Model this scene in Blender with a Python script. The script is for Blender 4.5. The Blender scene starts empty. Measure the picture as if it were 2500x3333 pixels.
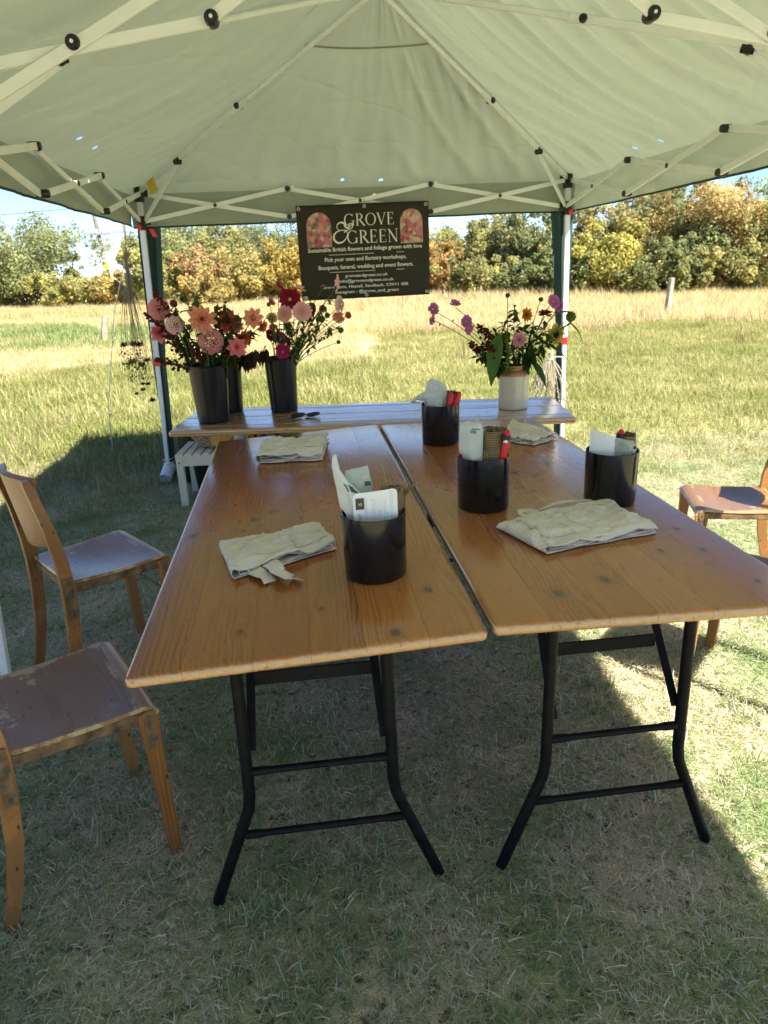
import bpy, math, random
import numpy as np
from mathutils import Vector, Matrix, noise as mnoise

# ------------------------------------------------------------------ camera, sky, sun, exposure
S = bpy.context.scene
COL = S.collection
PITCH, ROLL, CAM_H = 0.337, -0.042, 1.45
cam = bpy.data.cameras.new('camera'); cam_o = bpy.data.objects.new('camera', cam); COL.objects.link(cam_o)
cam.sensor_fit = 'VERTICAL'; cam.sensor_height = 36.0; cam.lens = 24.97
cam.clip_start = 0.02; cam.clip_end = 3000
_c, _s = math.cos(PITCH), math.sin(PITCH)
_f = Vector((0, _c, -_s)); _u = Vector((0, _s, _c)); _r = Vector((1, 0, 0))
_r2 = _r*math.cos(ROLL) + _u*math.sin(ROLL); _u2 = _u*math.cos(ROLL) - _r*math.sin(ROLL)
cam_o.matrix_world = Matrix(((_r2.x, _u2.x, -_f.x, 0), (_r2.y, _u2.y, -_f.y, 0), (_r2.z, _u2.z, -_f.z, CAM_H), (0, 0, 0, 1)))
cam.dof.use_dof = True; cam.dof.focus_distance = 1.9; cam.dof.aperture_fstop = 7.5
S.camera = cam_o

SUN_DIR = Vector((1.05, -1.23, 1.73)).normalized()          # towards the sun
SUN_EL = math.asin(SUN_DIR.z); SUN_ROT = math.atan2(SUN_DIR.x, SUN_DIR.y)
w = bpy.data.worlds.new('World'); S.world = w; w.use_nodes = True
nt = w.node_tree; bg = nt.nodes['Background']
sky = nt.nodes.new('ShaderNodeTexSky'); sky.sky_type = 'NISHITA'; sky.sun_disc = False
sky.sun_elevation = SUN_EL; sky.sun_rotation = SUN_ROT; sky.air_density = 0.5; sky.dust_density = 0.0; sky.ozone_density = 3.0
nt.links.new(sky.outputs[0], bg.inputs[0]); bg.inputs[1].default_value = 0.054
sl = bpy.data.lights.new('sun', 'SUN'); sl.energy = 3.6; sl.angle = math.radians(0.53); sl.color = (1.0, 0.93, 0.82)
so = bpy.data.objects.new('sun', sl); COL.objects.link(so)
so.rotation_euler = (-SUN_DIR).to_track_quat('-Z', 'Y').to_euler()
so.location = (6, -7, 10)
S.view_settings.view_transform = 'Standard'; S.view_settings.look = 'None'
S.view_settings.exposure = 2.24; S.view_settings.gamma = 1.0; S.view_settings.use_curve_mapping = False
S.cycles.use_denoising = True
S.cycles.max_bounces = 10; S.cycles.diffuse_bounces = 6; S.cycles.transparent_max_bounces = 6
S.cycles.caustics_reflective = False; S.cycles.caustics_refractive = False
S.cycles.sample_clamp_indirect = 8.0
random.seed(7); RNG = np.random.default_rng(11)
PI = math.pi
def V(*a): return Vector(a)
def lerp(a, b, t): return a + (b - a)*t
def srgb(r, g, b):
    f = lambda c: (c/255/12.92) if c/255 <= 0.04045 else ((c/255 + 0.055)/1.055)**2.4
    return (f(r), f(g), f(b))

# ------------------------------------------------------------------ scene-graph helpers
def tag(o, label=None, cat=None, group=None, kind=None):
    if label: o['label'] = label
    if cat: o['category'] = cat
    if group: o['group'] = group
    if kind: o['kind'] = kind
    return o
def thing(name, label, cat, loc=(0, 0, 0), rz=0.0, scale=1.0, mat=None, group=None):
    o = bpy.data.objects.new(name, None); COL.objects.link(o)
    o.empty_display_size = 0.1
    o.matrix_world = mat if mat is not None else Matrix.Translation(loc) @ Matrix.Rotation(rz, 4, 'Z') @ Matrix.Scale(scale, 4)
    return tag(o, label, cat, group)

class MB:
    def __init__(s): s.v = []; s.f = []; s.c = []
    def add(s, vs, fs):
        n = len(s.v); s.v += [tuple(p) for p in vs]; s.f += [tuple(i + n for i in f) for f in fs]
    def box(s, c, size, m=None):
        x, y, z = (d/2 for d in size)
        vs = [V(a*x, b*y, d*z) for a in (-1, 1) for b in (-1, 1) for d in (-1, 1)]
        if m is not None: vs = [m @ p for p in vs]
        s.add([p + V(*c) for p in vs], [(0, 1, 3, 2), (4, 6, 7, 5), (0, 4, 5, 1), (2, 3, 7, 6), (0, 2, 6, 4), (1, 5, 7, 3)])
    def bar(s, p0, p1, w, t, up=(0, 0, 1), bev=0.0):
        """rectangular bar from p0 to p1: w across (perpendicular to up), t along up"""
        p0, p1, up = V(*p0), V(*p1), V(*up)
        d = (p1 - p0).normalized(); sx = d.cross(up)
        if sx.length < 1e-6: sx = d.cross(V(1, 0, 0))
        sx.normalize(); uz = sx.cross(d).normalized()
        b = bev if bev else min(w, t)*0.18
        sec = [(-w/2 + b, -t/2), (w/2 - b, -t/2), (w/2, -t/2 + b), (w/2, t/2 - b), (w/2 - b, t/2), (-w/2 + b, t/2), (-w/2, t/2 - b), (-w/2, -t/2 + b)]
        vs = [p + sx*a + uz*c for p in (p0, p1) for a, c in sec]
        fs = [(i, (i + 1) % 8, 8 + (i + 1) % 8, 8 + i) for i in range(8)]
        fs += [tuple(range(7, -1, -1)), tuple(range(8, 16))]
        s.add(vs, fs)
    def tube(s, pts, r, n=8, cap=True):
        pts = [V(*p) for p in pts]; k = len(pts)
        rs = r if isinstance(r, (list, tuple)) else [r]*k
        t0 = (pts[1] - pts[0]).normalized()
        a = t0.cross(V(0, 0, 1)) if abs(t0.z) < 0.9 else t0.cross(V(1, 0, 0)); a.normalize()
        vs = []
        for i in range(k):
            t = (pts[min(i + 1, k - 1)] - pts[max(i - 1, 0)])
            t = t.normalized() if t.length > 1e-9 else t0
            a = (a - t*a.dot(t)); a = a.normalized() if a.length > 1e-9 else t.orthogonal().normalized()
            b = t.cross(a)
            vs += [pts[i] + (a*math.cos(2*PI*j/n) + b*math.sin(2*PI*j/n))*rs[i] for j in range(n)]
        fs = [(i*n + j, i*n + (j + 1) % n, (i + 1)*n + (j + 1) % n, (i + 1)*n + j) for i in range(k - 1) for j in range(n)]
        if cap: fs += [tuple(range(n - 1, -1, -1)), tuple((k - 1)*n + j for j in range(n))]
        s.add(vs, fs)
    def lathe(s, prof, n=32, c=(0, 0, 0)):
        vs = []; fs = []
        for r, z in prof:
            vs += [V(c[0] + r*math.cos(2*PI*j/n), c[1] + r*math.sin(2*PI*j/n), c[2] + z) for j in range(n)]
        for i in range(len(prof) - 1):
            fs += [(i*n + j, i*n + (j + 1) % n, (i + 1)*n + (j + 1) % n, (i + 1)*n + j) for j in range(n)]
        s.add(vs, fs)
    def disc(s, c, nrm, r, h, n=14):
        nrm = V(*nrm).normalized(); c = V(*c)
        s.tube([c - nrm*h/2, c - nrm*h*0.35, c + nrm*h*0.35, c + nrm*h/2], [r*0.85, r, r, r*0.85], n)
    def grid(s, fn, nu, nv, th=0.0):
        P = [[V(*fn(i/nu, j/nv)) for j in range(nv + 1)] for i in range(nu + 1)]
        idx = lambda i, j: i*(nv + 1) + j
        vs = [p for row in P for p in row]
        fs = [(idx(i, j), idx(i + 1, j), idx(i + 1, j + 1), idx(i, j + 1)) for i in range(nu) for j in range(nv)]
        if th:
            N = []
            for i in range(nu + 1):
                for j in range(nv + 1):
                    a = P[min(i + 1, nu)][j] - P[max(i - 1, 0)][j]; b = P[i][min(j + 1, nv)] - P[i][max(j - 1, 0)]
                    q = a.cross(b); N.append(q.normalized() if q.length > 1e-12 else V(0, 0, 1))
            m = len(vs); vs = vs + [p - q*th for p, q in zip(vs, N)]
            fs += [tuple(m + k for k in reversed(f)) for f in list(fs)]
            ring = [idx(i, 0) for i in range(nu + 1)] + [idx(nu, j) for j in range(1, nv + 1)] + [idx(i, nv) for i in range(nu - 1, -1, -1)] + [idx(0, j) for j in range(nv - 1, 0, -1)]
            L = len(ring); fs += [(ring[(k + 1) % L], ring[k], ring[k] + m, ring[(k + 1) % L] + m) for k in range(L)]
        s.add(vs, fs)
    def prism(s, outline, z0, z1):
        n = len(outline)
        vs = [(x, y, z0) for x, y in outline] + [(x, y, z1) for x, y in outline]
        s.add(vs, [tuple(range(n - 1, -1, -1)), tuple(range(n, 2*n))] + [(i, (i + 1) % n, n + (i + 1) % n, n + i) for i in range(n)])
    def ball(s, c, r, n=8, m=6, sq=(1, 1, 1)):
        vs = [V(c[0], c[1], c[2] - r*sq[2])]; fs = []
        for i in range(1, m):
            th = PI*i/m
            vs += [V(c[0] + r*sq[0]*math.sin(th)*math.cos(2*PI*j/n), c[1] + r*sq[1]*math.sin(th)*math.sin(2*PI*j/n), c[2] - r*sq[2]*math.cos(th)) for j in range(n)]
        vs.append(V(c[0], c[1], c[2] + r*sq[2])); e = len(vs) - 1
        fs += [(0, 1 + (j + 1) % n, 1 + j) for j in range(n)]
        for i in range(m - 2): fs += [(1 + i*n + j, 1 + i*n + (j + 1) % n, 1 + (i + 1)*n + (j + 1) % n, 1 + (i + 1)*n + j) for j in range(n)]
        fs += [(1 + (m - 2)*n + j, 1 + (m - 2)*n + (j + 1) % n, e) for j in range(n)]
        s.add(vs, fs)
    def tf(s, M):
        s.v = [tuple(M @ V(*p)) for p in s.v]; return s

def build(mb, name, mat, parent=None, smooth=40, world=False, label=None, cols=None, color=None):
    """one mesh object; smooth = crease angle in degrees (0: flat, 180: all smooth)"""
    me = bpy.data.meshes.new(name)
    vs = mb.v
    if world and parent is not None:
        M = parent.matrix_world.inverted(); vs = [tuple(M @ V(*p)) for p in vs]
    me.from_pydata(vs, [], mb.f); me.update()
    if smooth:
        me.polygons.foreach_set('use_smooth', [True]*len(me.polygons))
        if smooth < 180: me.set_sharp_from_angle(angle=math.radians(smooth))
    if cols is not None:
        at = me.attributes.new('col', 'FLOAT_COLOR', 'POINT'); at.data.foreach_set('color', np.asarray(cols, dtype=np.float32).ravel())
    me.materials.append(mat)
    o = bpy.data.objects.new(name, me); COL.objects.link(o)
    if parent is not None: o.parent = parent
    if label: o['label'] = label
    if color: o.color = (*color, 1)
    return o
def mesh_np(name, v, f, mat, col=None, smooth=False):
    me = bpy.data.meshes.new(name); v = np.asarray(v, np.float32); f = np.asarray(f, np.int32)
    me.vertices.add(len(v)); me.vertices.foreach_set('co', v.ravel())
    k = f.shape[1]; me.loops.add(f.size); me.loops.foreach_set('vertex_index', f.ravel())
    me.polygons.add(len(f)); me.polygons.foreach_set('loop_start', np.arange(len(f), dtype=np.int32)*k)
    if smooth: me.polygons.foreach_set('use_smooth', np.ones(len(f), bool))
    me.update(calc_edges=True)
    if col is not None:
        at = me.attributes.new('col', 'FLOAT_COLOR', 'POINT'); at.data.foreach_set('color', np.asarray(col, np.float32).ravel())
    me.materials.append(mat); me.validate()
    return me
def copy_tree(o, M, label):
    c = o.copy(); COL.objects.link(c); c.matrix_world = M; c['label'] = label
    for ch in o.children:
        d = ch.copy(); COL.objects.link(d); d.parent = c
        for g in ch.children:
            e = g.copy(); COL.objects.link(e); e.parent = d
    return c

# ------------------------------------------------------------------ materials
class NT:
    def __init__(s, name):
        s.m = bpy.data.materials.new(name); s.m.use_nodes = True; s.t = s.m.node_tree
        s.b = s.t.nodes['Principled BSDF']; s.out = s.t.nodes['Material Output']
    def n(s, typ, **kw):
        q = s.t.nodes.new(typ)
        for k, v in kw.items():
            if k.startswith('i_'):
                key = k[2:].replace('_', ' '); 
                q.inputs[key].default_value = v
            elif k.startswith('x'): q.inputs[int(k[1:])].default_value = v
            else: setattr(q, k, v)
        return q
    def l(s, a, b): s.t.links.new(a, b)
    def math(s, op, a, b=None, c=None, clamp=False):
        q = s.n('ShaderNodeMath', operation=op); q.use_clamp = clamp
        for i, x in enumerate((a, b, c)):
            if x is None: continue
            if isinstance(x, (int, float)): q.inputs[i].default_value = x
            else: s.l(x, q.inputs[i])
        return q.outputs[0]
    def mix(s, fac, a, b, blend='MIX'):
        q = s.n('ShaderNodeMix', data_type='RGBA', blend_type=blend)
        for i, x in ((0, fac), (6, a), (7, b)):
            if isinstance(x, (int, float)): q.inputs[i].default_value = x
            elif isinstance(x, tuple): q.inputs[i].default_value = (*x[:3], 1)
            else: s.l(x, q.inputs[i])
        return q.outputs[2]
    def ramp(s, fac, stops, interp='LINEAR'):
        q = s.n('ShaderNodeValToRGB'); cr = q.color_ramp; cr.interpolation = interp
        while len(cr.elements) < len(stops): cr.elements.new(0.5)
        for e, (p, c) in zip(cr.elements, stops):
            e.position = p; e.color = (*c, 1) if isinstance(c, tuple) else (c, c, c, 1)
        s.l(fac, q.inputs[0]); return q.outputs[0]
    def noise(s, vec, scale, detail=3, rough=0.5, dist=0.0):
        q = s.n('ShaderNodeTexNoise'); q.inputs['Scale'].default_value = scale; q.inputs['Detail'].default_value = detail
        q.inputs['Roughness'].default_value = rough; q.inputs['Distortion'].default_value = dist
        if vec is not None: s.l(vec, q.inputs['Vector'])
        return q.outputs[0]
    def mapping(s, vec, scale=(1, 1, 1), loc=(0, 0, 0), rot=(0, 0, 0)):
        q = s.n('ShaderNodeMapping'); q.inputs['Scale'].default_value = scale; q.inputs['Location'].default_value = loc; q.inputs['Rotation'].default_value = rot
        s.l(vec, q.inputs['Vector']); return q.outputs[0]
    def bump(s, h, strength=0.3, dist=0.01):
        q = s.n('ShaderNodeBump'); q.inputs['Strength'].default_value = strength; q.inputs['Distance'].default_value = dist
        s.l(h, q.inputs['Height']); s.l(q.outputs[0], s.b.inputs['Normal']); return q.outputs[0]
    def set(s, **kw):
        for k, v in kw.items():
            i = s.b.inputs[k.replace('_', ' ')]
            if isinstance(v, tuple): i.default_value = (*v, 1)
            elif isinstance(v, (int, float)): i.default_value = v
            else: s.l(v, i)
        return s
def obj_coord(N): return N.n('ShaderNodeTexCoord').outputs['Object']

def plain(name, color, rough=0.5, metal=0.0, spec=0.5, var=0.12, scale=18.0, bump=0.0, coat=0.0):
    N = NT(name); co = obj_coord(N); k = N.noise(co, scale, 4)
    c2 = tuple(min(1, c*(1 + var)) for c in color); c1 = tuple(c*(1 - var) for c in color)
    N.set(Base_Color=N.ramp(k, [(0.3, c1), (0.7, c2)]), Metallic=metal, Specular_IOR_Level=spec, Coat_Weight=coat)
    N.set(Roughness=N.math('ADD', N.math('MULTIPLY', N.noise(co, scale*2.3, 3), 0.15), rough - 0.07))
    if bump: N.bump(N.noise(co, scale*6, 3), bump, 0.002)
    return N.m

def wood(name, dark, mid, light, grain_axis='Y', knot=True, rough=(0.2, 0.34), coat=0.6, ring=190.0, wear=0.0, wear_col=(0.5, 0.38, 0.22), scratch=0.3, bump=0.15, edge=False):
    """plank-sawn timber: cathedral rings, knots, fine fibres, a little wear; grain runs along one local axis"""
    N = NT(name); co = obj_coord(N)
    inf = N.n('ShaderNodeObjectInfo')
    off = N.n('ShaderNodeVectorMath', operation='SCALE'); off.inputs[0].default_value = (13.7, 7.1, 3.3)
    N.l(inf.outputs['Random'], off.inputs['Scale'])
    ad = N.n('ShaderNodeVectorMath', operation='ADD'); N.l(co, ad.inputs[0]); N.l(off.outputs[0], ad.inputs[1])
    vec = ad.outputs[0]
    if grain_axis == 'X': vec = N.mapping(vec, rot=(0, 0, PI/2))
    if grain_axis == 'Z': vec = N.mapping(vec, rot=(PI/2, 0, 0))
    low = N.mapping(vec, (8.0, 0.55, 8.0))
    n1 = N.noise(low, 1.0, 3, 0.55, 0.4)
    sx = N.n('ShaderNodeSeparateXYZ'); N.l(vec, sx.inputs[0])
    x = N.math('ADD', sx.outputs[0], N.math('MULTIPLY', sx.outputs[2], 0.8))
    vk = N.n('ShaderNodeTexVoronoi', feature='F1', voronoi_dimensions='2D'); vk.inputs['Scale'].default_value = 1.0; vk.inputs['Randomness'].default_value = 1.0
    N.l(N.mapping(vec, (8.0, 5.6, 2.0)), vk.inputs['Vector'])
    sc = N.n('ShaderNodeSeparateColor'); N.l(vk.outputs['Color'], sc.inputs[0])
    kd = N.math('MULTIPLY', vk.outputs['Distance'], N.math('ADD', 0.7, N.math('MULTIPLY', sc.outputs[1], 1.5)))
    gate = N.math('GREATER_THAN', sc.outputs[0], 0.50 if knot else 2.0)
    swirl = N.math('MULTIPLY', gate, N.math('POWER', N.math('SUBTRACT', 1.0, kd, clamp=True), 5.0))
    ph = N.math('ADD', N.math('MULTIPLY', x, ring), N.math('ADD', N.math('MULTIPLY', n1, 26.0), N.math('MULTIPLY', swirl, 5.0)))
    rings = N.math('ADD', N.math('MULTIPLY', N.math('SINE', N.math('MULTIPLY', ph, 2.6)), 0.5), 0.5)
    rings = N.math('MULTIPLY', N.math('POWER', rings, 2.2), N.ramp(N.noise(N.mapping(vec, (7, 0.9, 7)), 1.0, 2), [(0.38, 0.15), (0.62, 1.3)]))
    fib = N.noise(N.mapping(vec, (260, 7, 260)), 1.0, 2, 0.6)
    tone = N.noise(N.mapping(vec, (5, 0.6, 5)), 1.0, 2)
    mixv = N.math('ADD', N.math('MULTIPLY', rings, 0.22), N.math('ADD', N.math('MULTIPLY', fib, 0.34), N.math('MULTIPLY', tone, 0.22)))
    mixv = N.math('ADD', mixv, N.math('MULTIPLY', N.math('SUBTRACT', inf.outputs['Random'], 0.5), 0.30))
    base = N.ramp(mixv, [(0.16, light), (0.40, mid), (0.74, dark)])
    kr = N.noise(N.mapping(vec, (40, 30, 40)), 1.0, 2)
    kn = N.math('MULTIPLY', gate, N.ramp(N.math('ADD', kd, N.math('MULTIPLY', N.math('SUBTRACT', kr, 0.5), 0.06)), [(0.070, 1.0), (0.098, 0.0)]))
    base = N.mix(kn, base, (0.055, 0.020, 0.008))
    halo = N.math('MULTIPLY', gate, N.ramp(kd, [(0.06, 0.55), (0.24, 0.0)]))
    base = N.mix(halo, base, dark)
    dents = N.n('ShaderNodeTexVoronoi', feature='F1', voronoi_dimensions='2D'); dents.inputs['Scale'].default_value = 1.0
    N.l(N.mapping(vec, (38, 17, 20), rot=(0, 0, 0.5)), dents.inputs['Vector'])
    ds = N.n('ShaderNodeSeparateColor'); N.l(dents.outputs['Color'], ds.inputs[0])
    dm = N.math('MULTIPLY', N.math('GREATER_THAN', ds.outputs[1], 0.86), N.ramp(dents.outputs['Distance'], [(0.06, 1.0), (0.16, 0.0)]))
    base = N.mix(N.math('MULTIPLY', dm, scratch*1.6, clamp=True), base, tuple(c*0.22 for c in dark))
    if wear:
        wn = N.noise(co, 9.0, 6, 0.7)
        geo = N.n('ShaderNodeNewGeometry')
        rub = N.math('ADD', wn, N.math('MULTIPLY', N.math('SUBTRACT', geo.outputs['Pointiness'], 0.5), 1.5))
        base = N.mix(N.math('MULTIPLY', N.ramp(rub, [(0.60, 0.0), (0.66, 1.0)]), wear), base, wear_col)
    if edge:
        nrm = N.n('ShaderNodeTexCoord').outputs['Normal']; sn = N.n('ShaderNodeSeparateXYZ'); N.l(nrm, sn.inputs[0])
        em = N.math('ADD', N.math('SUBTRACT', 1.0, N.math('ABSOLUTE', sn.outputs[2])), N.math('MULTIPLY', N.math('SUBTRACT', N.noise(co, 55, 5, 0.7), 0.5), 0.9))
        worn = N.mix(N.noise(N.mapping(co, (60, 60, 260)), 1.0, 3, 0.6), (0.30, 0.15, 0.055), (0.62, 0.43, 0.23))
        worn = N.mix(N.ramp(N.noise(co, 38, 4, 0.7), [(0.60, 0.0), (0.68, 0.7)]), worn, (0.08, 0.045, 0.02))
        base = N.mix(N.ramp(em, [(0.30, 0.0), (0.55, 0.85)]), base, worn)
    smudge = N.noise(N.mapping(vec, (4, 2, 4)), 1.0, 4, 0.6)
    N.set(Base_Color=base, Coat_Weight=coat, Coat_Roughness=0.14, Coat_IOR=1.68)
    N.set(Roughness=N.ramp(N.math('ADD', N.math('MULTIPLY', smudge, 0.8), N.math('MULTIPLY', fib, 0.2)), [(0.3, rough[0]), (0.7, rough[1])]))
    h = N.math('SUBTRACT', N.math('SUBTRACT', N.math('MULTIPLY', fib, 0.3), N.math('MULTIPLY', rings, 0.25)), N.math('MULTIPLY', dm, 1.2))
    h = N.math('ADD', h, N.math('MULTIPLY', N.noise(N.mapping(vec, (9, 3.0, 9)), 1.0, 2), 1.4))
    bn = N.bump(h, bump, 0.002); N.l(bn, N.b.inputs['Coat Normal'])
    return N.m

def leafy(name, stops, attr=True, trans=0.35, rough=0.55, tint=True, spec=0.25, worldvar=0.0):
    """thin foliage / petal: per-face value in 'col'.r picks from stops; object colour tints it"""
    N = NT(name)
    at = N.n('ShaderNodeAttribute', attribute_name='col')
    sp = N.n('ShaderNodeSeparateColor'); N.l(at.outputs['Color'], sp.inputs[0])
    c = N.ramp(sp.outputs[0], stops)
    if worldvar:
        geo = N.n('ShaderNodeNewGeometry'); nz = N.noise(geo.outputs['Position'], worldvar, 3)
        c = N.mix(0.6, c, N.ramp(nz, [(0.35, 0.6), (0.65, 1.4)]), 'MULTIPLY')
    if tint:
        inf = N.n('ShaderNodeObjectInfo'); c = N.mix(1.0, c, inf.outputs['Color'], 'MULTIPLY')
    N.set(Base_Color=c, Roughness=rough, Specular_IOR_Level=spec)
    tr = N.n('ShaderNodeBsdfTranslucent'); N.l(c, tr.inputs[0])
    ms = N.n('ShaderNodeMixShader'); ms.inputs[0].default_value = trans
    N.l(N.b.outputs[0], ms.inputs[1]); N.l(tr.outputs[0], ms.inputs[2]); N.l(ms.outputs[0], N.out.inputs[0])
    return N.m

def fabric(name, refl, trans_col, trans=0.4, weave=900.0, wr=0.25, rough=0.7, scale=5.0, sheen=0.0, crease=0.0):
    N = NT(name); co = obj_coord(N)
    n = N.noise(co, 2.3, 4, 0.6)
    base = N.mix(N.ramp(n, [(0.35, 0.0), (0.7, 1.0)]), tuple(c*0.9 for c in refl), tuple(c*1.08 for c in refl))
    N.set(Base_Color=base, Roughness=rough, Specular_IOR_Level=0.3, Sheen_Weight=sheen)
    h = N.noise(co, scale, 3 if crease else 5, 0.6, 0.0 if crease else 1.2)
    if crease:
        wob = N.n('ShaderNodeTexNoise'); wob.inputs['Scale'].default_value = 1.1; N.l(co, wob.inputs['Vector'])
        mv = N.n('ShaderNodeVectorMath', operation='MULTIPLY_ADD'); N.l(wob.outputs['Color'], mv.inputs[0]); mv.inputs[1].default_value = (.5, .5, .5); N.l(co, mv.inputs[2])
        for sc_, k_ in ((2.3, 1.0),):
            ve = N.n('ShaderNodeTexVoronoi', feature='DISTANCE_TO_EDGE'); ve.inputs['Scale'].default_value = sc_; N.l(mv.outputs[0], ve.inputs['Vector'])
            ln_ = N.ramp(ve.outputs['Distance'], [(0.0, 1.0), (0.05, 0.25), (0.14, 0.0)])
            h = N.math('ADD', h, N.math('MULTIPLY', ln_, crease*k_))
    b = N.bump(h, wr, 0.012)
    tr = N.n('ShaderNodeBsdfTranslucent'); tr.inputs[0].default_value = (*trans_col, 1); N.l(b, tr.inputs['Normal'])
    ms = N.n('ShaderNodeMixShader'); ms.inputs[0].default_value = trans
    N.l(N.b.outputs[0], ms.inputs[1]); N.l(tr.outputs[0], ms.inputs[2]); N.l(ms.outputs[0], N.out.inputs[0])
    return N.m

M_pine = wood('varnished_pine', (0.16, 0.046, 0.008), (0.32, 0.104, 0.017), (0.43, 0.168, 0.034), edge=True)
M_pine_end = wood('worn_pine_edge', (0.26, 0.12, 0.04), (0.42, 0.22, 0.085), (0.52, 0.31, 0.14), wear=0.0, coat=0.1, rough=(0.4, 0.6))
M_pine_back = wood('worn_varnished_pine', (0.24, 0.10, 0.03), (0.40, 0.19, 0.06), (0.50, 0.27, 0.10), edge=True, grain_axis='X', rough=(0.16, 0.3), coat=1.0, bump=0.4, scratch=0.5)
M_chair = wood('chair_beech', (0.15, 0.056, 0.014), (0.25, 0.102, 0.026), (0.33, 0.150, 0.044), grain_axis='Z', knot=False, ring=260, rough=(0.34, 0.5), coat=0.12, wear=0.35, wear_col=(0.10, 0.045, 0.018), scratch=0.7)
M_seat = wood('chair_plywood', (0.125, 0.060, 0.022), (0.20, 0.102, 0.038), (0.27, 0.145, 0.060), grain_axis='Y', knot=False, ring=170, rough=(0.24, 0.4), coat=0.35, wear=0.75, wear_col=(0.46, 0.34, 0.17), scratch=0.5)
M_worn = plain('worn_brown_rail', (0.13, 0.075, 0.035), 0.55, var=0.75, scale=30, bump=0.4)
M_white_wood = plain('pale_limed_wood', (0.62, 0.58, 0.47), 0.6, var=0.08, scale=7)
M_block = wood('bare_pine_block', (0.30, 0.14, 0.035), (0.44, 0.23, 0.07), (0.52, 0.30, 0.11), grain_axis='Z', coat=0.0, rough=(0.5, 0.65))
M_black_metal = plain('black_painted_steel', (0.006, 0.006, 0.008), 0.44, spec=0.12, var=0.5, scale=25)
M_black_plastic = plain('glossy_black_plastic', (0.006, 0.006, 0.0065), 0.17, spec=0.5, var=0.2, scale=8)
M_bucket = plain('black_bucket_plastic', (0.006, 0.0065, 0.007), 0.3, spec=0.3, var=0.2, scale=8)
M_tent = plain('pale_painted_steel', (0.76, 0.80, 0.80), 0.42, spec=0.4, var=0.05, scale=12)
M_leg = plain('white_painted_steel', (0.72, 0.75, 0.78), 0.32, spec=0.5, var=0.06, scale=9)
M_joint = plain('black_joint_plastic', (0.008, 0.008, 0.008), 0.4, var=0.3)
M_steel = plain('bright_steel', (0.6, 0.6, 0.58), 0.3, metal=1.0, var=0.1)
M_red = plain('red_plastic', (0.62, 0.012, 0.018), 0.3, var=0.1, scale=40)
M_canopy = fabric('olive_canopy_cloth', (0.34, 0.375, 0.305), (0.33, 0.375, 0.25), 0.205, wr=0.30, scale=5, crease=0.5)
def pinholes(m, pts, r):
    """small worn holes right through the cloth"""
    t = m.node_tree; out = t.nodes['Material Output']; sh = out.inputs[0].links[0].from_socket
    co = t.nodes.new('ShaderNodeTexCoord').outputs['Object']; acc = None
    for p in pts:
        d = t.nodes.new('ShaderNodeVectorMath'); d.operation = 'DISTANCE'; t.links.new(co, d.inputs[0]); d.inputs[1].default_value = p
        if acc is None: acc = d.outputs['Value']
        else:
            q = t.nodes.new('ShaderNodeMath'); q.operation = 'MINIMUM'; t.links.new(acc, q.inputs[0]); t.links.new(d.outputs['Value'], q.inputs[1]); acc = q.outputs[0]
    g = t.nodes.new('ShaderNodeMath'); g.operation = 'LESS_THAN'; t.links.new(acc, g.inputs[0]); g.inputs[1].default_value = r
    tr = t.nodes.new('ShaderNodeBsdfTransparent'); mx = t.nodes.new('ShaderNodeMixShader')
    t.links.new(g.outputs[0], mx.inputs[0]); t.links.new(sh, mx.inputs[1]); t.links.new(tr.outputs[0], mx.inputs[2]); t.links.new(mx.outputs[0], out.inputs[0])
pinholes(M_canopy, [(-.111, 1.439, 1.975), (.146, 1.446, 1.972), (1.422, .391, 1.983), (1.43, .108, 1.979), (-1.345, -.152, 2.018), (-1.345, .092, 2.018)], .016)
M_curtain = fabric('dark_green_cloth', (0.040, 0.078, 0.068), (0.04, 0.085, 0.07), 0.25, wr=0.2, scale=7)
M_hem = plain('dark_green_hem', (0.015, 0.03, 0.025), 0.7)
M_seam = plain('olive_stitching', (0.24, 0.25, 0.17), 0.8)
M_yellow = plain('yellow_tag', (0.55, 0.42, 0.02), 0.5)
M_apron = fabric('natural_calico', (0.86, 0.78, 0.64), (0.6, 0.55, 0.45), 0.12, wr=0.8, scale=34, rough=0.85, sheen=0.2)
M_apron_seam = plain('calico_stitching', (0.64, 0.57, 0.45), 0.9)
M_bag = fabric('white_plastic_film', (0.74, 0.78, 0.76), (0.7, 0.75, 0.72), 0.3, wr=0.5, scale=22, rough=0.3)
M_bag_clear = fabric('clear_plastic_film', (0.62, 0.67, 0.66), (0.7, 0.75, 0.73), 0.55, wr=0.5, scale=20, rough=0.25)
M_card = plain('white_card', (0.78, 0.80, 0.84), 0.45, var=0.01)
M_print = plain('grey_print', (0.10, 0.11, 0.13), 0.7)
M_printlight = plain('pale_grey_print', (0.42, 0.45, 0.46), 0.7)
M_printgreen = plain('green_print', (0.06, 0.30, 0.17), 0.6)
M_printdark = plain('dark_green_print', (0.02, 0.06, 0.05), 0.6)
M_stamp = plain('olive_stamp_print', (0.055, 0.05, 0.028), 0.6)
M_cream = plain('cream_print', (0.78, 0.74, 0.62), 0.6, var=0.02)
M_banner = plain('dark_olive_banner_vinyl', (0.026, 0.023, 0.012), 0.6, spec=0.25, var=0.06, scale=6)
M_string = plain('jute_string', (0.34, 0.27, 0.16), 0.9)
M_rope = plain('white_rope', (0.7, 0.72, 0.7), 0.8)
M_stem = leafy('green_stem', [(0, (0.06, 0.085, 0.022)), (1, (0.10, 0.15, 0.04))], trans=0.1)
M_leaf = leafy('flower_leaf', [(0, (0.030, 0.060, 0.018)), (1, (0.085, 0.15, 0.04))], trans=0.35)
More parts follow.
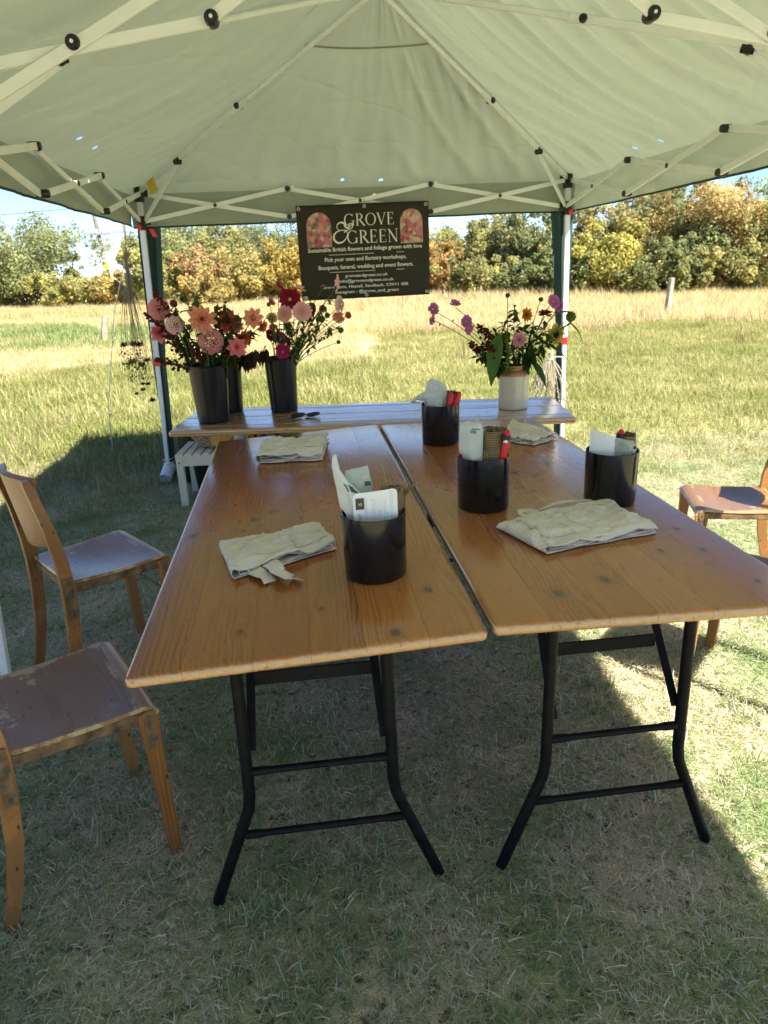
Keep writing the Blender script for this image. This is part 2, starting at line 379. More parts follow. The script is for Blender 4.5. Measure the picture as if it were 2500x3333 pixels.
M_petal = leafy('petal', [(0, (0.20, 0.10, 0.10)), (0.45, (0.72, 0.62, 0.62)), (1, (1.0, 1.0, 1.0))], trans=0.35, rough=0.6)
M_centre = plain('flower_centre_yellow', (0.55, 0.30, 0.02), 0.8, var=0.3, scale=300)
M_centre_o = plain('flower_centre_orange', (0.42, 0.09, 0.01), 0.8, var=0.4, scale=300)
M_centre_d = plain('flower_centre_dark', (0.02, 0.012, 0.008), 0.9, var=0.4, scale=300)
M_dry = leafy('dried_stem', [(0, (0.16, 0.13, 0.09)), (1, (0.36, 0.31, 0.22))], trans=0.1)
M_bark = plain('bark', (0.10, 0.08, 0.055), 0.9, var=0.5, scale=6, bump=0.8)
M_pole = plain('weathered_pole_wood', (0.16, 0.14, 0.115), 0.85, var=0.3, scale=5)
M_post = plain('grey_fence_timber', (0.30, 0.27, 0.22), 0.85, var=0.3, scale=8, bump=0.4)
M_galv = plain('galvanised_steel', (0.22, 0.25, 0.29), 0.5)
M_white = plain('white_enamel', (0.8, 0.8, 0.8), 0.35, var=0.03)
M_wicker = plain('wicker', (0.27, 0.19, 0.11), 0.75, var=0.4, scale=60)
M_bottle = plain('brown_glass', (0.03, 0.014, 0.006), 0.08, spec=0.6)
M_cream_glaze = None
def jar_material():
    N = NT('stoneware_glaze'); co = obj_coord(N); s = N.n('ShaderNodeSeparateXYZ'); N.l(co, s.inputs[0])
    nz = N.noise(co, 26, 4); z = N.math('ADD', s.outputs[2], N.math('MULTIPLY', nz, 0.006))
    speck = N.ramp(N.noise(co, 330, 2), [(0.70, 0.0), (0.76, 0.5)])
    cream = N.mix(nz, (0.54, 0.49, 0.38), (0.66, 0.61, 0.50)); cream = N.mix(speck, cream, (0.3, 0.22, 0.12))
    tan = N.mix(nz, (0.30, 0.135, 0.032), (0.40, 0.20, 0.06))
    N.set(Base_Color=N.mix(N.ramp(z, [(0.158, 0.0), (0.162, 1.0)]), cream, tan), Roughness=0.2, Coat_Weight=0.6, Coat_Roughness=0.08)
    return N.m
M_jar = jar_material()
def burlap_material():
    N = NT('hessian_weave'); co = N.n('ShaderNodeTexCoord').outputs['UV']
    s = N.n('ShaderNodeSeparateXYZ'); N.l(obj_coord(N), s.inputs[0])
    ang = N.math('ARCTAN2', s.outputs[1], s.outputs[0])
    a = N.math('SINE', N.math('MULTIPLY', ang, 62.0)); b = N.math('SINE', N.math('MULTIPLY', s.outputs[2], 1350.0))
    h = N.math('MAXIMUM', a, b); nz = N.noise(obj_coord(N), 40, 4)
    N.set(Base_Color=N.mix(N.ramp(h, [(0.2, 0.0), (0.75, 1.0)]), (0.05, 0.032, 0.018), N.mix(nz, (0.36, 0.26, 0.14), (0.56, 0.43, 0.26))), Roughness=0.95, Specular_IOR_Level=0.1)
    N.bump(h, 0.9, 0.002); return N.m
M_burlap = burlap_material()
def floral_print():
    N = NT('flower_photo_print'); co = obj_coord(N)
    v = N.n('ShaderNodeTexVoronoi'); v.inputs['Scale'].default_value = 34; N.l(N.mapping(co, (1, 1, 1)), v.inputs['Vector'])
    sp = N.n('ShaderNodeSeparateColor'); N.l(v.outputs['Color'], sp.inputs[0])
    c = N.ramp(sp.outputs[0], [(0.0, (0.30, 0.01, 0.03)), (0.22, (0.55, 0.08, 0.14)), (0.40, (0.62, 0.25, 0.22)), (0.55, (0.66, 0.42, 0.36)), (0.68, (0.07, 0.10, 0.03)), (0.82, (0.60, 0.45, 0.25)), (1.0, (0.12, 0.02, 0.05))], 'CONSTANT')
    c = N.mix(N.ramp(v.outputs['Distance'], [(0.1, 0.0), (0.6, 0.55)]), c, N.mix(N.noise(co, 120, 3), (0.03, 0.03, 0.015), (0.7, 0.4, 0.35)))
    N.set(Base_Color=c, Roughness=0.45); return N.m
M_floral = floral_print()
# ------------------------------------------------------------------ ground
def ground_material():
    N = NT('turf_and_thatch'); geo = N.n('ShaderNodeNewGeometry'); p = geo.outputs['Position']
    s = N.n('ShaderNodeSeparateXYZ'); N.l(p, s.inputs[0])
    n1 = N.noise(p, 1.6, 5, 0.6); n2 = N.noise(p, 14, 4, 0.65); n3 = N.noise(p, 0.25, 4)
    wv = N.n('ShaderNodeTexWave', wave_type='BANDS', bands_direction='X'); wv.inputs['Scale'].default_value = 26; wv.inputs['Distortion'].default_value = 42; wv.inputs['Detail'].default_value = 4; wv.inputs['Detail Scale'].default_value = 2.2; N.l(p, wv.inputs['Vector'])
    wv2 = N.n('ShaderNodeTexWave', wave_type='BANDS', bands_direction='Y'); wv2.inputs['Scale'].default_value = 32; wv2.inputs['Distortion'].default_value = 36; wv2.inputs['Detail'].default_value = 4; wv2.inputs['Detail Scale'].default_value = 2.6; N.l(p, wv2.inputs['Vector'])
    straw = N.math('MAXIMUM', N.math('POWER', wv.outputs[1], 2.0), N.math('POWER', wv2.outputs[1], 2.0))
    thatch = N.mix(straw, N.mix(N.ramp(n1, [(0.38, 0.0), (0.54, 1.0)]), (0.13, 0.19, 0.07), (0.24, 0.19, 0.11)), N.mix(N.ramp(n1, [(0.38, 0.0), (0.54, 1.0)]), (0.44, 0.50, 0.25), (0.74, 0.655, 0.475)))
    near = thatch; near = N.mix(N.ramp(N.noise(p, 26, 4, 0.6), [(0.50, 0.0), (0.64, 0.9)]), near, (0.07, 0.06, 0.035))
    mid = N.mix(n3, (0.27, 0.28, 0.10), (0.36, 0.34, 0.15)); mid = N.mix(N.ramp(n2, [(0.3, 0.0), (0.75, 0.6)]), mid, (0.14, 0.15, 0.05))
    far = N.mix(n3, (0.50, 0.41, 0.22), (0.62, 0.52, 0.32))
    y = N.math('ADD', s.outputs[1], N.math('MULTIPLY', N.math('SUBTRACT', n3, 0.5), 4.0))
    c = N.mix(N.ramp(N.math('DIVIDE', y, 10.0), [(0.45, 0.0), (0.65, 1.0)]), near, mid)
    c = N.mix(N.ramp(N.math('DIVIDE', y, 40.0), [(0.25, 0.0), (0.34, 1.0)]), c, far)
    N.set(Base_Color=c, Roughness=0.95, Specular_IOR_Level=0.1); N.bump(n2, 0.6, 0.03)
    return N.m
def terrain(x, y): return 0.0
g = MB(); gx = [-600, -120, -40, -15, -6, -3, 0, 3, 6, 15, 40, 120, 600]; gy = [-400, -60, -15, -4, 0, 3, 6, 10, 16, 26, 40, 90, 250, 900]
for j, yy in enumerate(gy):
    for i, xx in enumerate(gx): g.v.append((xx, yy, 0.0))
n_ = len(gx); g.f = [(j*n_ + i, j*n_ + i + 1, (j + 1)*n_ + i + 1, (j + 1)*n_ + i) for j in range(len(gy) - 1) for i in range(n_ - 1)]
gro = build(g, 'ground', ground_material(), smooth=0); tag(gro, kind='structure')

# ------------------------------------------------------------------ hedge trees and bushes
M_crown = leafy('hedge_leaves', [(0.0, (0.55, 0.55, 0.50)), (0.55, (1.0, 1.0, 1.0)), (0.85, (1.25, 1.18, 1.05)), (1.0, (1.5, 1.25, 0.95))], trans=0.5, rough=0.6, worldvar=1.1)
def crown(rx, h, base, seed, n=15000, leaf=0.074, airy=0.0, lobes=26):
    """leaf-sized faces gathered in clumps through an uneven crown (origin at the foot of the trunk)"""
    r = np.random.default_rng(seed)
    hz = (h - base)/2; cz = base + hz
    L = r.normal(size=(lobes, 3)); L /= np.linalg.norm(L, axis=1)[:, None]
    rx = rx*1.36; rad = r.uniform(0.2, 1.0, lobes)[:, None]
    cen = L*rad*np.array([rx*0.95, rx*0.8, hz*0.86]) + np.array([0, 0, cz])
    size = r.uniform(0.20, 0.46, lobes)*(1.15 - 0.5*rad[:, 0])*min(rx, hz*1.3)
    ns = lobes//2; S_ = r.normal(size=(ns, 3)); S_[:, 2] = np.abs(S_[:, 2]) + .15; S_ /= np.linalg.norm(S_, axis=1)[:, None]
    cen = np.concatenate([cen, S_*r.uniform(.98, 1.22, ns)[:, None]*np.array([rx*1.1, rx*.9, hz*1.02]) + np.array([0, 0, cz])]); size = np.concatenate([size, r.uniform(.10, .20, ns)*min(rx, hz*1.3)]); lobes = lobes + ns
    which = r.choice(lobes, n, p=size**1.8/np.sum(size**1.8))
    d = r.normal(size=(n, 3)); d /= np.linalg.norm(d, axis=1)[:, None]
    clump = np.sin(d[:, 0]*7 + which*1.7)*np.sin(d[:, 1]*8 + which)*np.sin(d[:, 2]*7 + which*2.3)
    rr = (r.uniform(0.35, 1.0, n)**0.45)*(1.0 + 0.28*clump) + r.exponential(0.17 + airy, n)
    p = cen[which] + d*(size[which]*rr)[:, None]*np.array([1, 0.9, 0.95])
    keep = p[:, 2] > 0.05; p = p[keep]; d = d[keep]; m = len(p)
    nrm = d + r.normal(scale=0.9, size=(m, 3)) + np.array([0, -0.1, 0.3]); nrm /= np.linalg.norm(nrm, axis=1)[:, None]
    a = np.cross(nrm, r.normal(size=(m, 3))); a /= np.linalg.norm(a, axis=1)[:, None]; b = np.cross(nrm, a)
    s = leaf*r.uniform(0.55, 1.35, m)[:, None]
    v = np.stack([p - a*s, p - b*s*0.55 + nrm*s*0.1, p + a*s, p + b*s*0.55 + nrm*s*0.1], 1).reshape(-1, 3)
    f = np.arange(m*4).reshape(-1, 4)
    c = np.clip(r.normal(0.5, 0.2, m) + 0.25*(which[keep] % 5 - 2)/2.0, 0, 1)
    col = np.repeat(np.stack([c, c, c, np.ones(m)], 1), 4, axis=0)
    return v, f, col
def tree(name, label, cat, x, y, h, rx, base, color, seed, group='trees and bushes along the field edge', **kw):
    t = thing(name, label, cat, (x, y, 0), group=group)
    v, f, col = crown(rx, h*.91, base, seed, **kw)
    o = bpy.data.objects.new('crown', mesh_np('crown', v, f, M_crown, col)); COL.objects.link(o); o.parent = t; o.color = (*[lerp(c, d, .58)*2.2 for c, d in zip(color, (.155, .160, .075))], 1)
    r = random.Random(seed); m = MB()
    k = 0.035*h + 0.02
    top = h*0.8
    m.tube([(0, 0, -0.05), (r.uniform(-.05, .05)*h, 0, top*.35), (r.uniform(-.08, .08)*h, r.uniform(-.05, .05)*h, top*.7), (r.uniform(-.1, .1)*h, 0, top)], [k, k*.8, k*.5, k*.15], 7)
    for q in range(7):
        z0 = top*r.uniform(.12, .7); a = r.uniform(0, 2*PI); l = rx*r.uniform(.5, .95)
        m.tube([(0, 0, z0), (math.cos(a)*l*.5, math.sin(a)*l*.5, z0 + l*.4), (math.cos(a)*l, math.sin(a)*l, z0 + l*.85)], [k*.4, k*.25, k*.07], 5)
    build(m, 'trunk', M_bark, t, 60)
    if 'bare twigs' in label:
        m = MB()
        for q in range(16):
            a = r.uniform(0, 2*PI); z0 = h*r.uniform(.45, .8); l = rx*r.uniform(.9, 1.5); p0 = V(math.cos(a)*rx*.3, math.sin(a)*rx*.3, z0); p1 = V(math.cos(a)*l, -abs(math.sin(a))*l*.7 - .3, z0 + h*r.uniform(.05, .35))
            m.tube([p0, p0.lerp(p1, .5) + V(0, 0, r.uniform(-.1, .12)), p1], [.028, .018, .006], 5)
            for e in range(3): s_ = p0.lerp(p1, r.uniform(.4, .9)); m.tube([s_, s_ + V(r.uniform(-.3, .3), r.uniform(-.2, .1), r.uniform(.1, .45))], [.012, .004], 4)
        build(m, 'bare_twigs', M_post, t, 60)
    return t
OL = (0.135, 0.135, 0.045); GRN = (0.070, 0.105, 0.040); LGR = (0.125, 0.165, 0.075); YEL = (0.27, 0.22, 0.045); ORA = (0.33, 0.165, 0.055); PNK = (0.36, 0.19, 0.11); DRK = (0.030, 0.050, 0.025); GRY = (0.090, 0.115, 0.065); TAN = (0.34, 0.23, 0.10); YG = (0.20, 0.20, 0.055); GLD = (0.34, 0.23, 0.04)
TREES = [
 ('bush', 'big rounded mid green bush at the far left edge of the field', -17.1, 37, 4.2, 2.5, .1, LGR, dict(n=19000, lobes=34)),
 ('bush', 'dark green bush in the far left corner below the rounded one', -19.6, 36, 3.0, 1.9, .0, GRN, {}),
 ('bush', 'low olive yellow bush between big left bush and power pole', -14.2, 35, 1.8, 1.3, .0, YG, {}),
 ('sapling', 'thin light green sapling poking above the yellow bushes at left', -15.6, 39, 2.7, .6, .1, LGR, dict(n=3600, airy=.06, lobes=9)),
 ('bush', 'golden brown bush just under the power pole transformer', -12.3, 34, 1.55, 1.2, .0, (0.26, 0.19, 0.06), {}),
 ('small_tree', 'yellow green small tree behind the hanging dried flowers', -9.9, 33, 2.9, .75, .1, YG, {}),
 ('bush', 'pale green tree just right of the left tent leg', -9.7, 38, 3.6, 1.4, .1, LGR, {}),
 ('bush', 'salmon pink leaved bush between left tent leg and banner', -7.8, 33.5, 2.55, .85, .7, PNK, dict(n=8000)),
 ('bush', 'tall olive tree behind the salmon pink bush', -7.6, 37, 3.4, 1.35, .1, OL, {}),
 ('conifer', 'dark tree far behind, seen beside the left tent leg top', -13.3, 52, 4.9, 2.2, .2, DRK, {}),
 ('conifer', 'widest dark tree far behind the hedge left of banner', -8.8, 54, 5.4, 2.6, .2, DRK, {}),
 ('conifer', 'dark tree far behind, closest to left edge of banner', -5.5, 53, 4.9, 2.1, .2, DRK, {}),
 ('bush', 'yellow ochre bush behind the dahlias in the middle of gap', -5.6, 33, 2.35, 1.35, .0, (0.28, 0.22, 0.07), {}),
 ('bush', 'pale sage green bush above the ochre bush', -5.0, 36, 2.75, 1.2, .1, LGR, {}),
 ('bush', 'golden yellow bush touching the left edge of banner', -3.3, 32.5, 2.6, 1.0, .0, GLD, {}),
 ('bush', 'orange tinged low bush in front of the olive tree', -6.9, 31.5, 1.5, 1.1, .0, (0.30, 0.20, 0.06), {}),
 ('bush', 'olive bush half hidden behind left part of banner', -1.6, 34, 2.4, 1.3, .0, OL, {}),
 ('bush', 'green bush hidden behind right part of banner', .7, 34, 2.4, 1.4, .0, GRN, {}),
 ('bush', 'pale yellow green bush against the sky right of banner', 3.2, 36, 3.0, 1.25, .1, YG, dict(airy=.03)),
 ('bush', 'bright orange bush at the right edge of banner', 2.7, 30.5, 2.1, .72, .0, ORA, dict(n=8000)),
 ('bush', 'olive tree between orange bush and the right tent leg', 4.5, 32, 3.0, 1.1, .1, OL, {}),
 ('small_tree', 'pale yellow leaved tree showing bare twigs near right leg', 5.7, 34, 3.5, 1.15, .3, (0.26, 0.24, 0.10), dict(airy=.05)),
 ('small_tree', 'grey green ivy clad tree left of the right tent leg', 6.5, 31, 3.3, 1.15, .1, GRY, dict(n=14000)),
 ('bush', 'low dark green bush behind the jar flowers', 6.1, 28.5, 1.35, 1.3, .0, GRN, {}),
 ('bush', 'low olive bush right of the orange one', 4.2, 29.5, 1.5, 1.3, .0, (0.16, 0.155, 0.05), {}),
 ('small_tree', 'olive brown tree just right of the right tent leg', 8.2, 29.5, 3.4, 1.0, .1, (0.16, 0.15, 0.06), {}),
 ('bush', 'bright yellow green bush right of the right leg', 8.5, 27, 2.5, .85, .0, (0.30, 0.27, 0.05), {}),
 ('tree', 'tall grey green tree in the middle of the right hedge', 11.2, 31, 4.2, 1.6, .2, GRY, dict(n=18000, lobes=34)),
 ('small_tree', 'tan and yellow tree between two green ones at right', 9.8, 29, 3.5, 1.1, .2, (0.30, 0.23, 0.09), dict(airy=.03)),
 ('small_tree', 'narrow fresh green tree beside the sky gap at right', 13.5, 33, 4.3, .75, .5, (0.15, 0.21, 0.06), dict(n=3000, airy=.04)),
 ('bush', 'dark shadowy bush under the copper leaved tree', 11.0, 26.6, 1.9, 1.2, .0, (0.05, 0.075, 0.03), {}),
 ('tree', 'copper tan leaved tree rising highest at the right', 12.4, 27.5, 4.15, 1.25, .9, TAN, dict(n=10000, airy=.06, lobes=18)),
 ('small_tree', 'dark green tree body behind the copper leaves', 12.7, 28.3, 3.2, 1.2, .1, GRN, {}),
 ('tree', 'green tree at the far right edge with bare twigs', 15.0, 29, 4.0, 1.3, .2, (0.12, 0.17, 0.06), dict(airy=.05)),
 ('bush', 'low olive bush at bottom right of the hedge', 12.9, 25.5, 1.7, 1.5, .0, (0.17, 0.16, 0.05), {}),
 ('bush', 'mid green low bush right of the yellow green one', 9.9, 26.0, 1.5, 1.1, .0, (0.12, 0.14, 0.045), {}),
 ('bush', 'low green bush hugging the right tent leg', 7.4, 27.6, 1.8, 1.0, .0, (0.09, 0.125, 0.045), {}),
 ('tree', 'green tree beyond the right end of hedge', 18.0, 28, 4.4, 2.0, .1, GRN, {}),
]
for k, (nm, lb, x, y, h, rx, base, colr, kw) in enumerate(TREES):
    tree(nm, lb, 'tree' if 'tree' in nm or nm in ('conifer', 'sapling') else 'bush', x, y, h, rx, base, colr, 100 + k, **kw)

def hedge_mass(x0, y0, x1, y1, h, depth, n, seed):
    r = np.random.default_rng(seed); u = r.uniform(0, 1, n); L = math.hypot(x1 - x0, y1 - y0)
    hh = h*(.62 + .28*np.sin(u*L*.9) + .2*np.sin(u*L*2.3 + 1) + .12*np.sin(u*L*5.1)); z = hh*r.uniform(0, 1, n)**.7; off = r.normal(0, depth*.35, n)*(1 - .6*z/np.maximum(hh, .1))
    p = np.stack([x0 + (x1 - x0)*u, y0 + (y1 - y0)*u + off + .6*np.sin(u*L*1.3), z], 1); nr = r.normal(size=(n, 3)) + np.array([.2, -.7, .4]); nr /= np.linalg.norm(nr, axis=1)[:, None]
    a = np.cross(nr, r.normal(size=(n, 3))); a /= np.linalg.norm(a, axis=1)[:, None]; b = np.cross(nr, a); s = .1*r.uniform(.5, 1.3, n)[:, None]
    v = np.stack([p - a*s, p - b*s*.55, p + a*s, p + b*s*.55], 1).reshape(-1, 3); c = np.clip(r.normal(.5, .2, n) + .2*np.sin(u*L*1.7), 0, 1); col = np.repeat(np.stack([c, c, c, np.ones(n)], 1), 4, axis=0)
    return v, np.arange(n*4).reshape(-1, 4), col
for k, (a, h, n, c, lb) in enumerate((((-26, 39, -2, 35.5), 1.55, 22000, (.26, .25, .10), 'olive undergrowth knitting the left half of the hedge together'), ((-2, 36, 20, 29.5), 2.3, 26000, (.22, .22, .10), 'olive undergrowth knitting the right half of the hedge together'))):
    v, f, col = hedge_mass(*a, h, 1.6, n, 300 + k); o = bpy.data.objects.new('hedge_undergrowth', mesh_np('hedge', v, f, M_crown, col)); COL.objects.link(o); o.color = (*c, 1); tag(o, lb, 'hedge', kind='stuff')

# ------------------------------------------------------------------ power pole, wires, fence posts
t = thing('utility_pole', 'wooden power pole with transformer frame and white discs above left bushes', 'pole', (-15.95, 45, 0))
m = MB(); m.tube([(0.3, 0, -.1), (0, 0, 2.2), (-.28, 0, 5.6)], [.13, .12, .10], 10); build(m, 'pole_shaft', M_pole, t)
for z, nm in ((3.72, 'cross_arm'), (3.38, 'cross_arm')):
    m = MB(); m.bar((-.62, -.14, z), (.62, -.14, z), .14, .15); build(m, nm, M_galv, t)
m = MB()
for a in (-.5, -.17, .17, .5): m.bar((a, -.2, 3.35), (a, -.2, 3.98), .05, .05, (0, 1, 0))
m.bar((-.6, -.2, 2.98), (.6, -.2, 2.98), .1, .28); build(m, 'transformer_frame', M_galv, t)
for a in (-.45, -.15, .15, .45):
    m = MB(); m.lathe([(.0, 0), (.05, .0), (.03, .05), (.055, .08), (.03, .13), (.05, .16), (0, .2)], 8, (a, -.14, 3.78)); build(m, 'insulator', M_white, t)
for z in (2.55, 2.24):
    m = MB(); m.disc((.12, -.16, z), (0, 1, 0), .16, .03, 16); build(m, 'white_disc', M_white, t)
m = MB(); m.box((.1, -.16, 1.9), (.28, .03, .34)); build(m, 'warning_plate', M_yellow, t)
m = MB(); m.tube([(-14.95, 46, -.1), (-14.8, 46, 3), (-14.9, 46, 4.9)], [.09, .08, .06], 8)
o = build(m, 'utility_pole', M_pole); tag(o, 'thin bare pole just right of the transformer pole', 'pole')
def wire(a, b, sag, label):
    m = MB(); n = 24
    m.tube([V(*a).lerp(V(*b), i/n) - V(0, 0, sag*4*(i/n)*(1 - i/n)) for i in range(n + 1)], .016, 5)
    tag(build(m, 'power_line', M_joint, smooth=180), label, 'wire', 'overhead wires')
wire((-60, 41, 3.4), (-16.2, 45, 5.2), .15, 'upper overhead wire running left across the sky')
wire((-60, 47, 1.9), (-16.3, 45, 4.0), .2, 'lower overhead wire meeting the transformer pole')
wire((-15.6, 45, 3.8), (60, 60, 3.9), .6, 'overhead wire glimpsed in the sky right of banner')
def post(x, y, h, r, lab, lean):
    m = MB(); m.tube([(x, y, -.1), (x + lean*h*.5, y, h*.5), (x + lean*h, y, h - .01), (x + lean*h, y, h)], [r, r*.97, r*.95, r*.6], 9)
    tag(build(m, 'fence_post', M_post), lab, 'fence post', 'old fence posts in the field')
post(7.15, 18.0, .84, .075, 'grey timber fence post in the dry grass at right', .06)
post(-6.2, 16.6, .58, .075, 'leaning pale fence post in the left grass by dried flowers', .22)
post(-18.0, 33.0, .9, .08, 'small dark post at the foot of the left hedge', 0)
# ------------------------------------------------------------------ pop-up gazebo (local a across, b away, z up)
YAW = 0.097; WX, DY, ZT, ZS = 1.435, 1.445, 1.938, 1.766
gz = thing('gazebo', 'long olive green pop-up gazebo with pale folding frame over the tables', 'gazebo', (0.067, 3.751, 0), YAW)
def wrinkle(p, k=1.0):
    return mnoise.noise(V(p[0]*k, p[1]*k, p[2]*k))
def crease(p):
    k = 1 - 2.4*abs(mnoise.noise(V(*p))); return k*k*k if k > 0 else k*.25
EZ, RZ, OV = 1.940, 2.640, 1.515
B0, B1 = 1.515, -4.405
def side_panel(sg):
    def fn(u, v):       # u eave->ridge, v back->front
        e = V(sg*OV, lerp(B0, B1, v), EZ); r = V(0, lerp(0.0, -2.89, v), RZ)
        p = e.lerp(r, u)
        bay = p.y
        sag = -0.030*math.sin(PI*u)*min(1, v*9, (1 - v)*9)*abs(math.sin(PI*min(1, max(0, (bay + 1.445)/2.9))))
        q = p.y + u*.35*sg + .25*wrinkle((u*1.5, p.y*.8, 4.0)); fold = (0.030*(1 - 0.35*u)*crease((q*4.2, u*.55, 3.1 + sg)) + .012*crease((q*9.5, u*.9, 8.1)))*(.75 if sg > 0 else .22) + 0.010*wrinkle((p.y*1.6, u*2.0, 9 + sg)) + .006*crease((p.y*2.5 + u*4, u*1.5 - p.y*1.2, 5.5))
        edge = min(1, u*9, (1 - u)*9, v*30, (1 - v)*30)
        p.z += sag + fold*edge*1.3
        return p
    return fn
def end_panel(sg, bb):
    def fn(u, v):
        e = V(lerp(-OV, OV, v), bb, EZ); r = V(0, 0 if bb > 0 else -2.89, RZ)
        p = e.lerp(r, u)
        d = abs(2*v - 1)
        ang = p.x/(1.12 - u); fold = (0.013*crease((ang*3.3 + u*.8, u*.7, 7.7)) + .007*crease((ang*7 - u*1.5, u*1.6, 1.0)))*(1 - math.exp(-((u - .775)/.05)**2))*(1.25 - .6*u) + 0.008*wrinkle((p.x*2.0, u*2.4, 2.2))
        p.z += (-0.030*math.sin(PI*u)*(1 - d*d) + fold*1.2)*min(1, u*9, (1 - u)*6, (1 - d)*9)
        return p
    return fn
for sg in (-1, 1):
    m = MB(); m.grid(side_panel(sg), 36, 190); build(m, 'roof_panel', M_canopy, gz, 180)
m = MB(); m.grid(end_panel(1, B0), 60, 90); build(m, 'roof_panel', M_canopy, gz, 180)
m = MB(); m.grid(end_panel(1, B1), 30, 40); build(m, 'roof_panel', M_canopy, gz, 180)
# valances hanging from the eaves
def val(p0, p1, bot0, bot1, ph):
    p0, p1 = V(*p0), V(*p1); n = (p1 - p0).cross(V(0, 0, 1)).normalized(); L = (p1 - p0).length
    def fn(u, v):
        p = p0.lerp(p1, v); zb = lerp(bot0, bot1, v)
        w = 0.016*wrinkle((v*L*5, u*1.5, ph)) + 0.008*wrinkle((v*L*14, u*3, ph + 4))
        p = p + n*w*u; p.z = lerp(EZ, zb, u) + (0.006*wrinkle((v*L*2.2, 0, ph)) if u > .9 else 0)
        return p
    return fn
for p0, p1, b0, b1, ph, n in (((-OV, B0, 0), (OV, B0, 0), 1.735, 1.742, 1, 70), ((-OV, B0, 0), (-OV, B1, 0), 1.745, 1.815, 2, 130), ((OV, B0, 0), (OV, B1, 0), 1.742, 1.795, 3, 130)):
    fn = val(p0, p1, b0, b1, ph)
    m = MB(); m.grid(fn, 8, n); build(m, 'valance', M_canopy, gz, 180)
    m = MB(); m.tube([fn(1.0, i/n) for i in range(n + 1)], .006, 5); build(m, 'valance_hem', M_hem, gz, 180)
# stitched seams across the panels near the peak
def seam(fn, u, v0, v1, n=24):
    m = MB(); m.grid(lambda a, b: V(*fn(u + (a - .5)*.007, lerp(v0, v1, b))) - V(0, 0, .004), 2, n); build(m, 'seam', M_seam, gz, 180)
seam(end_panel(1, B0), .775, .02, .98)
for sg in (-1, 1):
    f = side_panel(sg)
    m = MB(); m.grid(lambda a, b: V(*f(lerp(.79, .985, b), lerp(.118, .118, b) + (a - .5)*.004)) - V(0, 0, .004), 2, 16); build(m, 'seam', M_seam, gz, 180)
    m = MB(); m.grid(lambda a, b: V(*f(lerp(.985, .79, b), .045 + .0*b + (a - .5)*.002)) - V(0, 0, .004), 2, 10)
# legs
LEGS = [(-1, 1, -1.500, 1.425), (1, 1, 1.474, 1.445), (-1, -1, -1.560, -1.445), (1, -1, 1.520, -1.445), (-1, -3, -1.50, -4.34), (1, -3, 1.50, -4.34)]
for sx, sy, fx, fy in LEGS:
    tx, ty = sx*WX, sy*DY
    at = lambda z: V(lerp(fx, tx, z/1.94), lerp(fy, ty, z/1.94), z)
    m = MB(); m.bar(at(.86), at(1.93), .036, .036, (0, 1, 0), .004); build(m, 'outer_leg', M_leg if sy == 1 or sx == -1 else M_leg, gz)
    m = MB(); m.bar(at(.0), at(.95), .028, .028, (0, 1, 0), .003); build(m, 'inner_leg', M_leg, gz)
    m = MB(); m.bar(at(1.885), at(1.975), .055, .055, (0, 1, 0), .008); m.box(at(1.94) + V(-sx*.03, 0, 0), (.05, .022, .05)); m.box(at(1.94) + V(0, -.03, 0), (.022, .05, .05)); build(m, 'top_bracket', M_joint, gz)
    m = MB(); m.bar(at(1.715), at(1.80), .052, .052, (0, 1, 0), .008); m.box(at(1.77) + V(-sx*.03, 0, 0), (.05, .022, .05)); m.box(at(1.77) + V(0, -.03, 0), (.022, .05, .05)); build(m, 'slider_bracket', M_joint, gz)
    m = MB(); m.box(at(1.735) + V(.012*sx, -.03, 0), (.026, .016, .045)); build(m, 'release_button', M_red, gz)
    m = MB(); m.bar(at(.835), at(.885), .042, .042, (0, 1, 0), .006); build(m, 'release_button', M_red, gz)
    if (sx, sy) == (-1, 1):
        m = MB(); c = at(.06) + V(.0, -.02, 0)
        m.tube([c + V(-.015, -.055, -.02), c + V(.01, .055, .045)], .045, 20, cap=False); m.tube([c + V(.01, .055, .045), c + V(-.015, -.055, -.02)], .041, 20, cap=False)
        build(m, 'foot_weight', M_leg, gz, 60)
    else:
        m = MB(); m.box((fx, fy, .008), (.09, .09, .012)); build(m, 'foot_plate', M_leg, gz)
# scissor trusses: three crosses a side
JOINT_R = .017
def bar(p, q, w=.028, t=.014, up=(0, 0, 1), name='truss_bar'):
    m = MB(); m.bar(p, q, t, w, up); build(m, name, M_tent, gz)
def joint(p, nrm, r=JOINT_R, h=.05):
    m = MB(); m.disc(p, nrm, r, h); m2 = m
    r < .0195 and m.box(V(*p) + V(0, 0, -.002), (r*1.3 if abs(nrm[0]) < .5 else h*.8, r*1.3 if abs(nrm[1]) < .5 else h*.8, r*1.6)); build(m, 'joint', M_joint, gz)
def truss(A, Bp, nrm, n=3):
    A, Bp, N_ = V(*A), V(*Bp), V(*nrm)
    for i in range(n):
        p, q = A.lerp(Bp, i/n), A.lerp(Bp, (i + 1)/n)
        o = N_*.009
        bar(V(p.x, p.y, ZT) + o, V(q.x, q.y, ZS) + o); bar(V(p.x, p.y, ZS) - o, V(q.x, q.y, ZT) - o)
        mid = p.lerp(q, .5); joint(V(mid.x, mid.y, (ZT + ZS)/2), nrm, .012, .042)
        if i:
            joint(V(p.x, p.y, ZT), nrm); joint(V(p.x, p.y, ZS), nrm)
            m = MB(); m.box(V(p.x, p.y, ZT) + V(*[.035*c for c in (nrm[1], nrm[0], 0)]), (.022, .022, .034)); build(m, 'end_cap', M_tent, gz)
truss((-WX, DY, 0), (WX, DY, 0), (0, 1, 0))
truss((-WX, DY, 0), (-WX, -DY, 0), (1, 0, 0)); truss((WX, DY, 0), (WX, -DY, 0), (1, 0, 0))
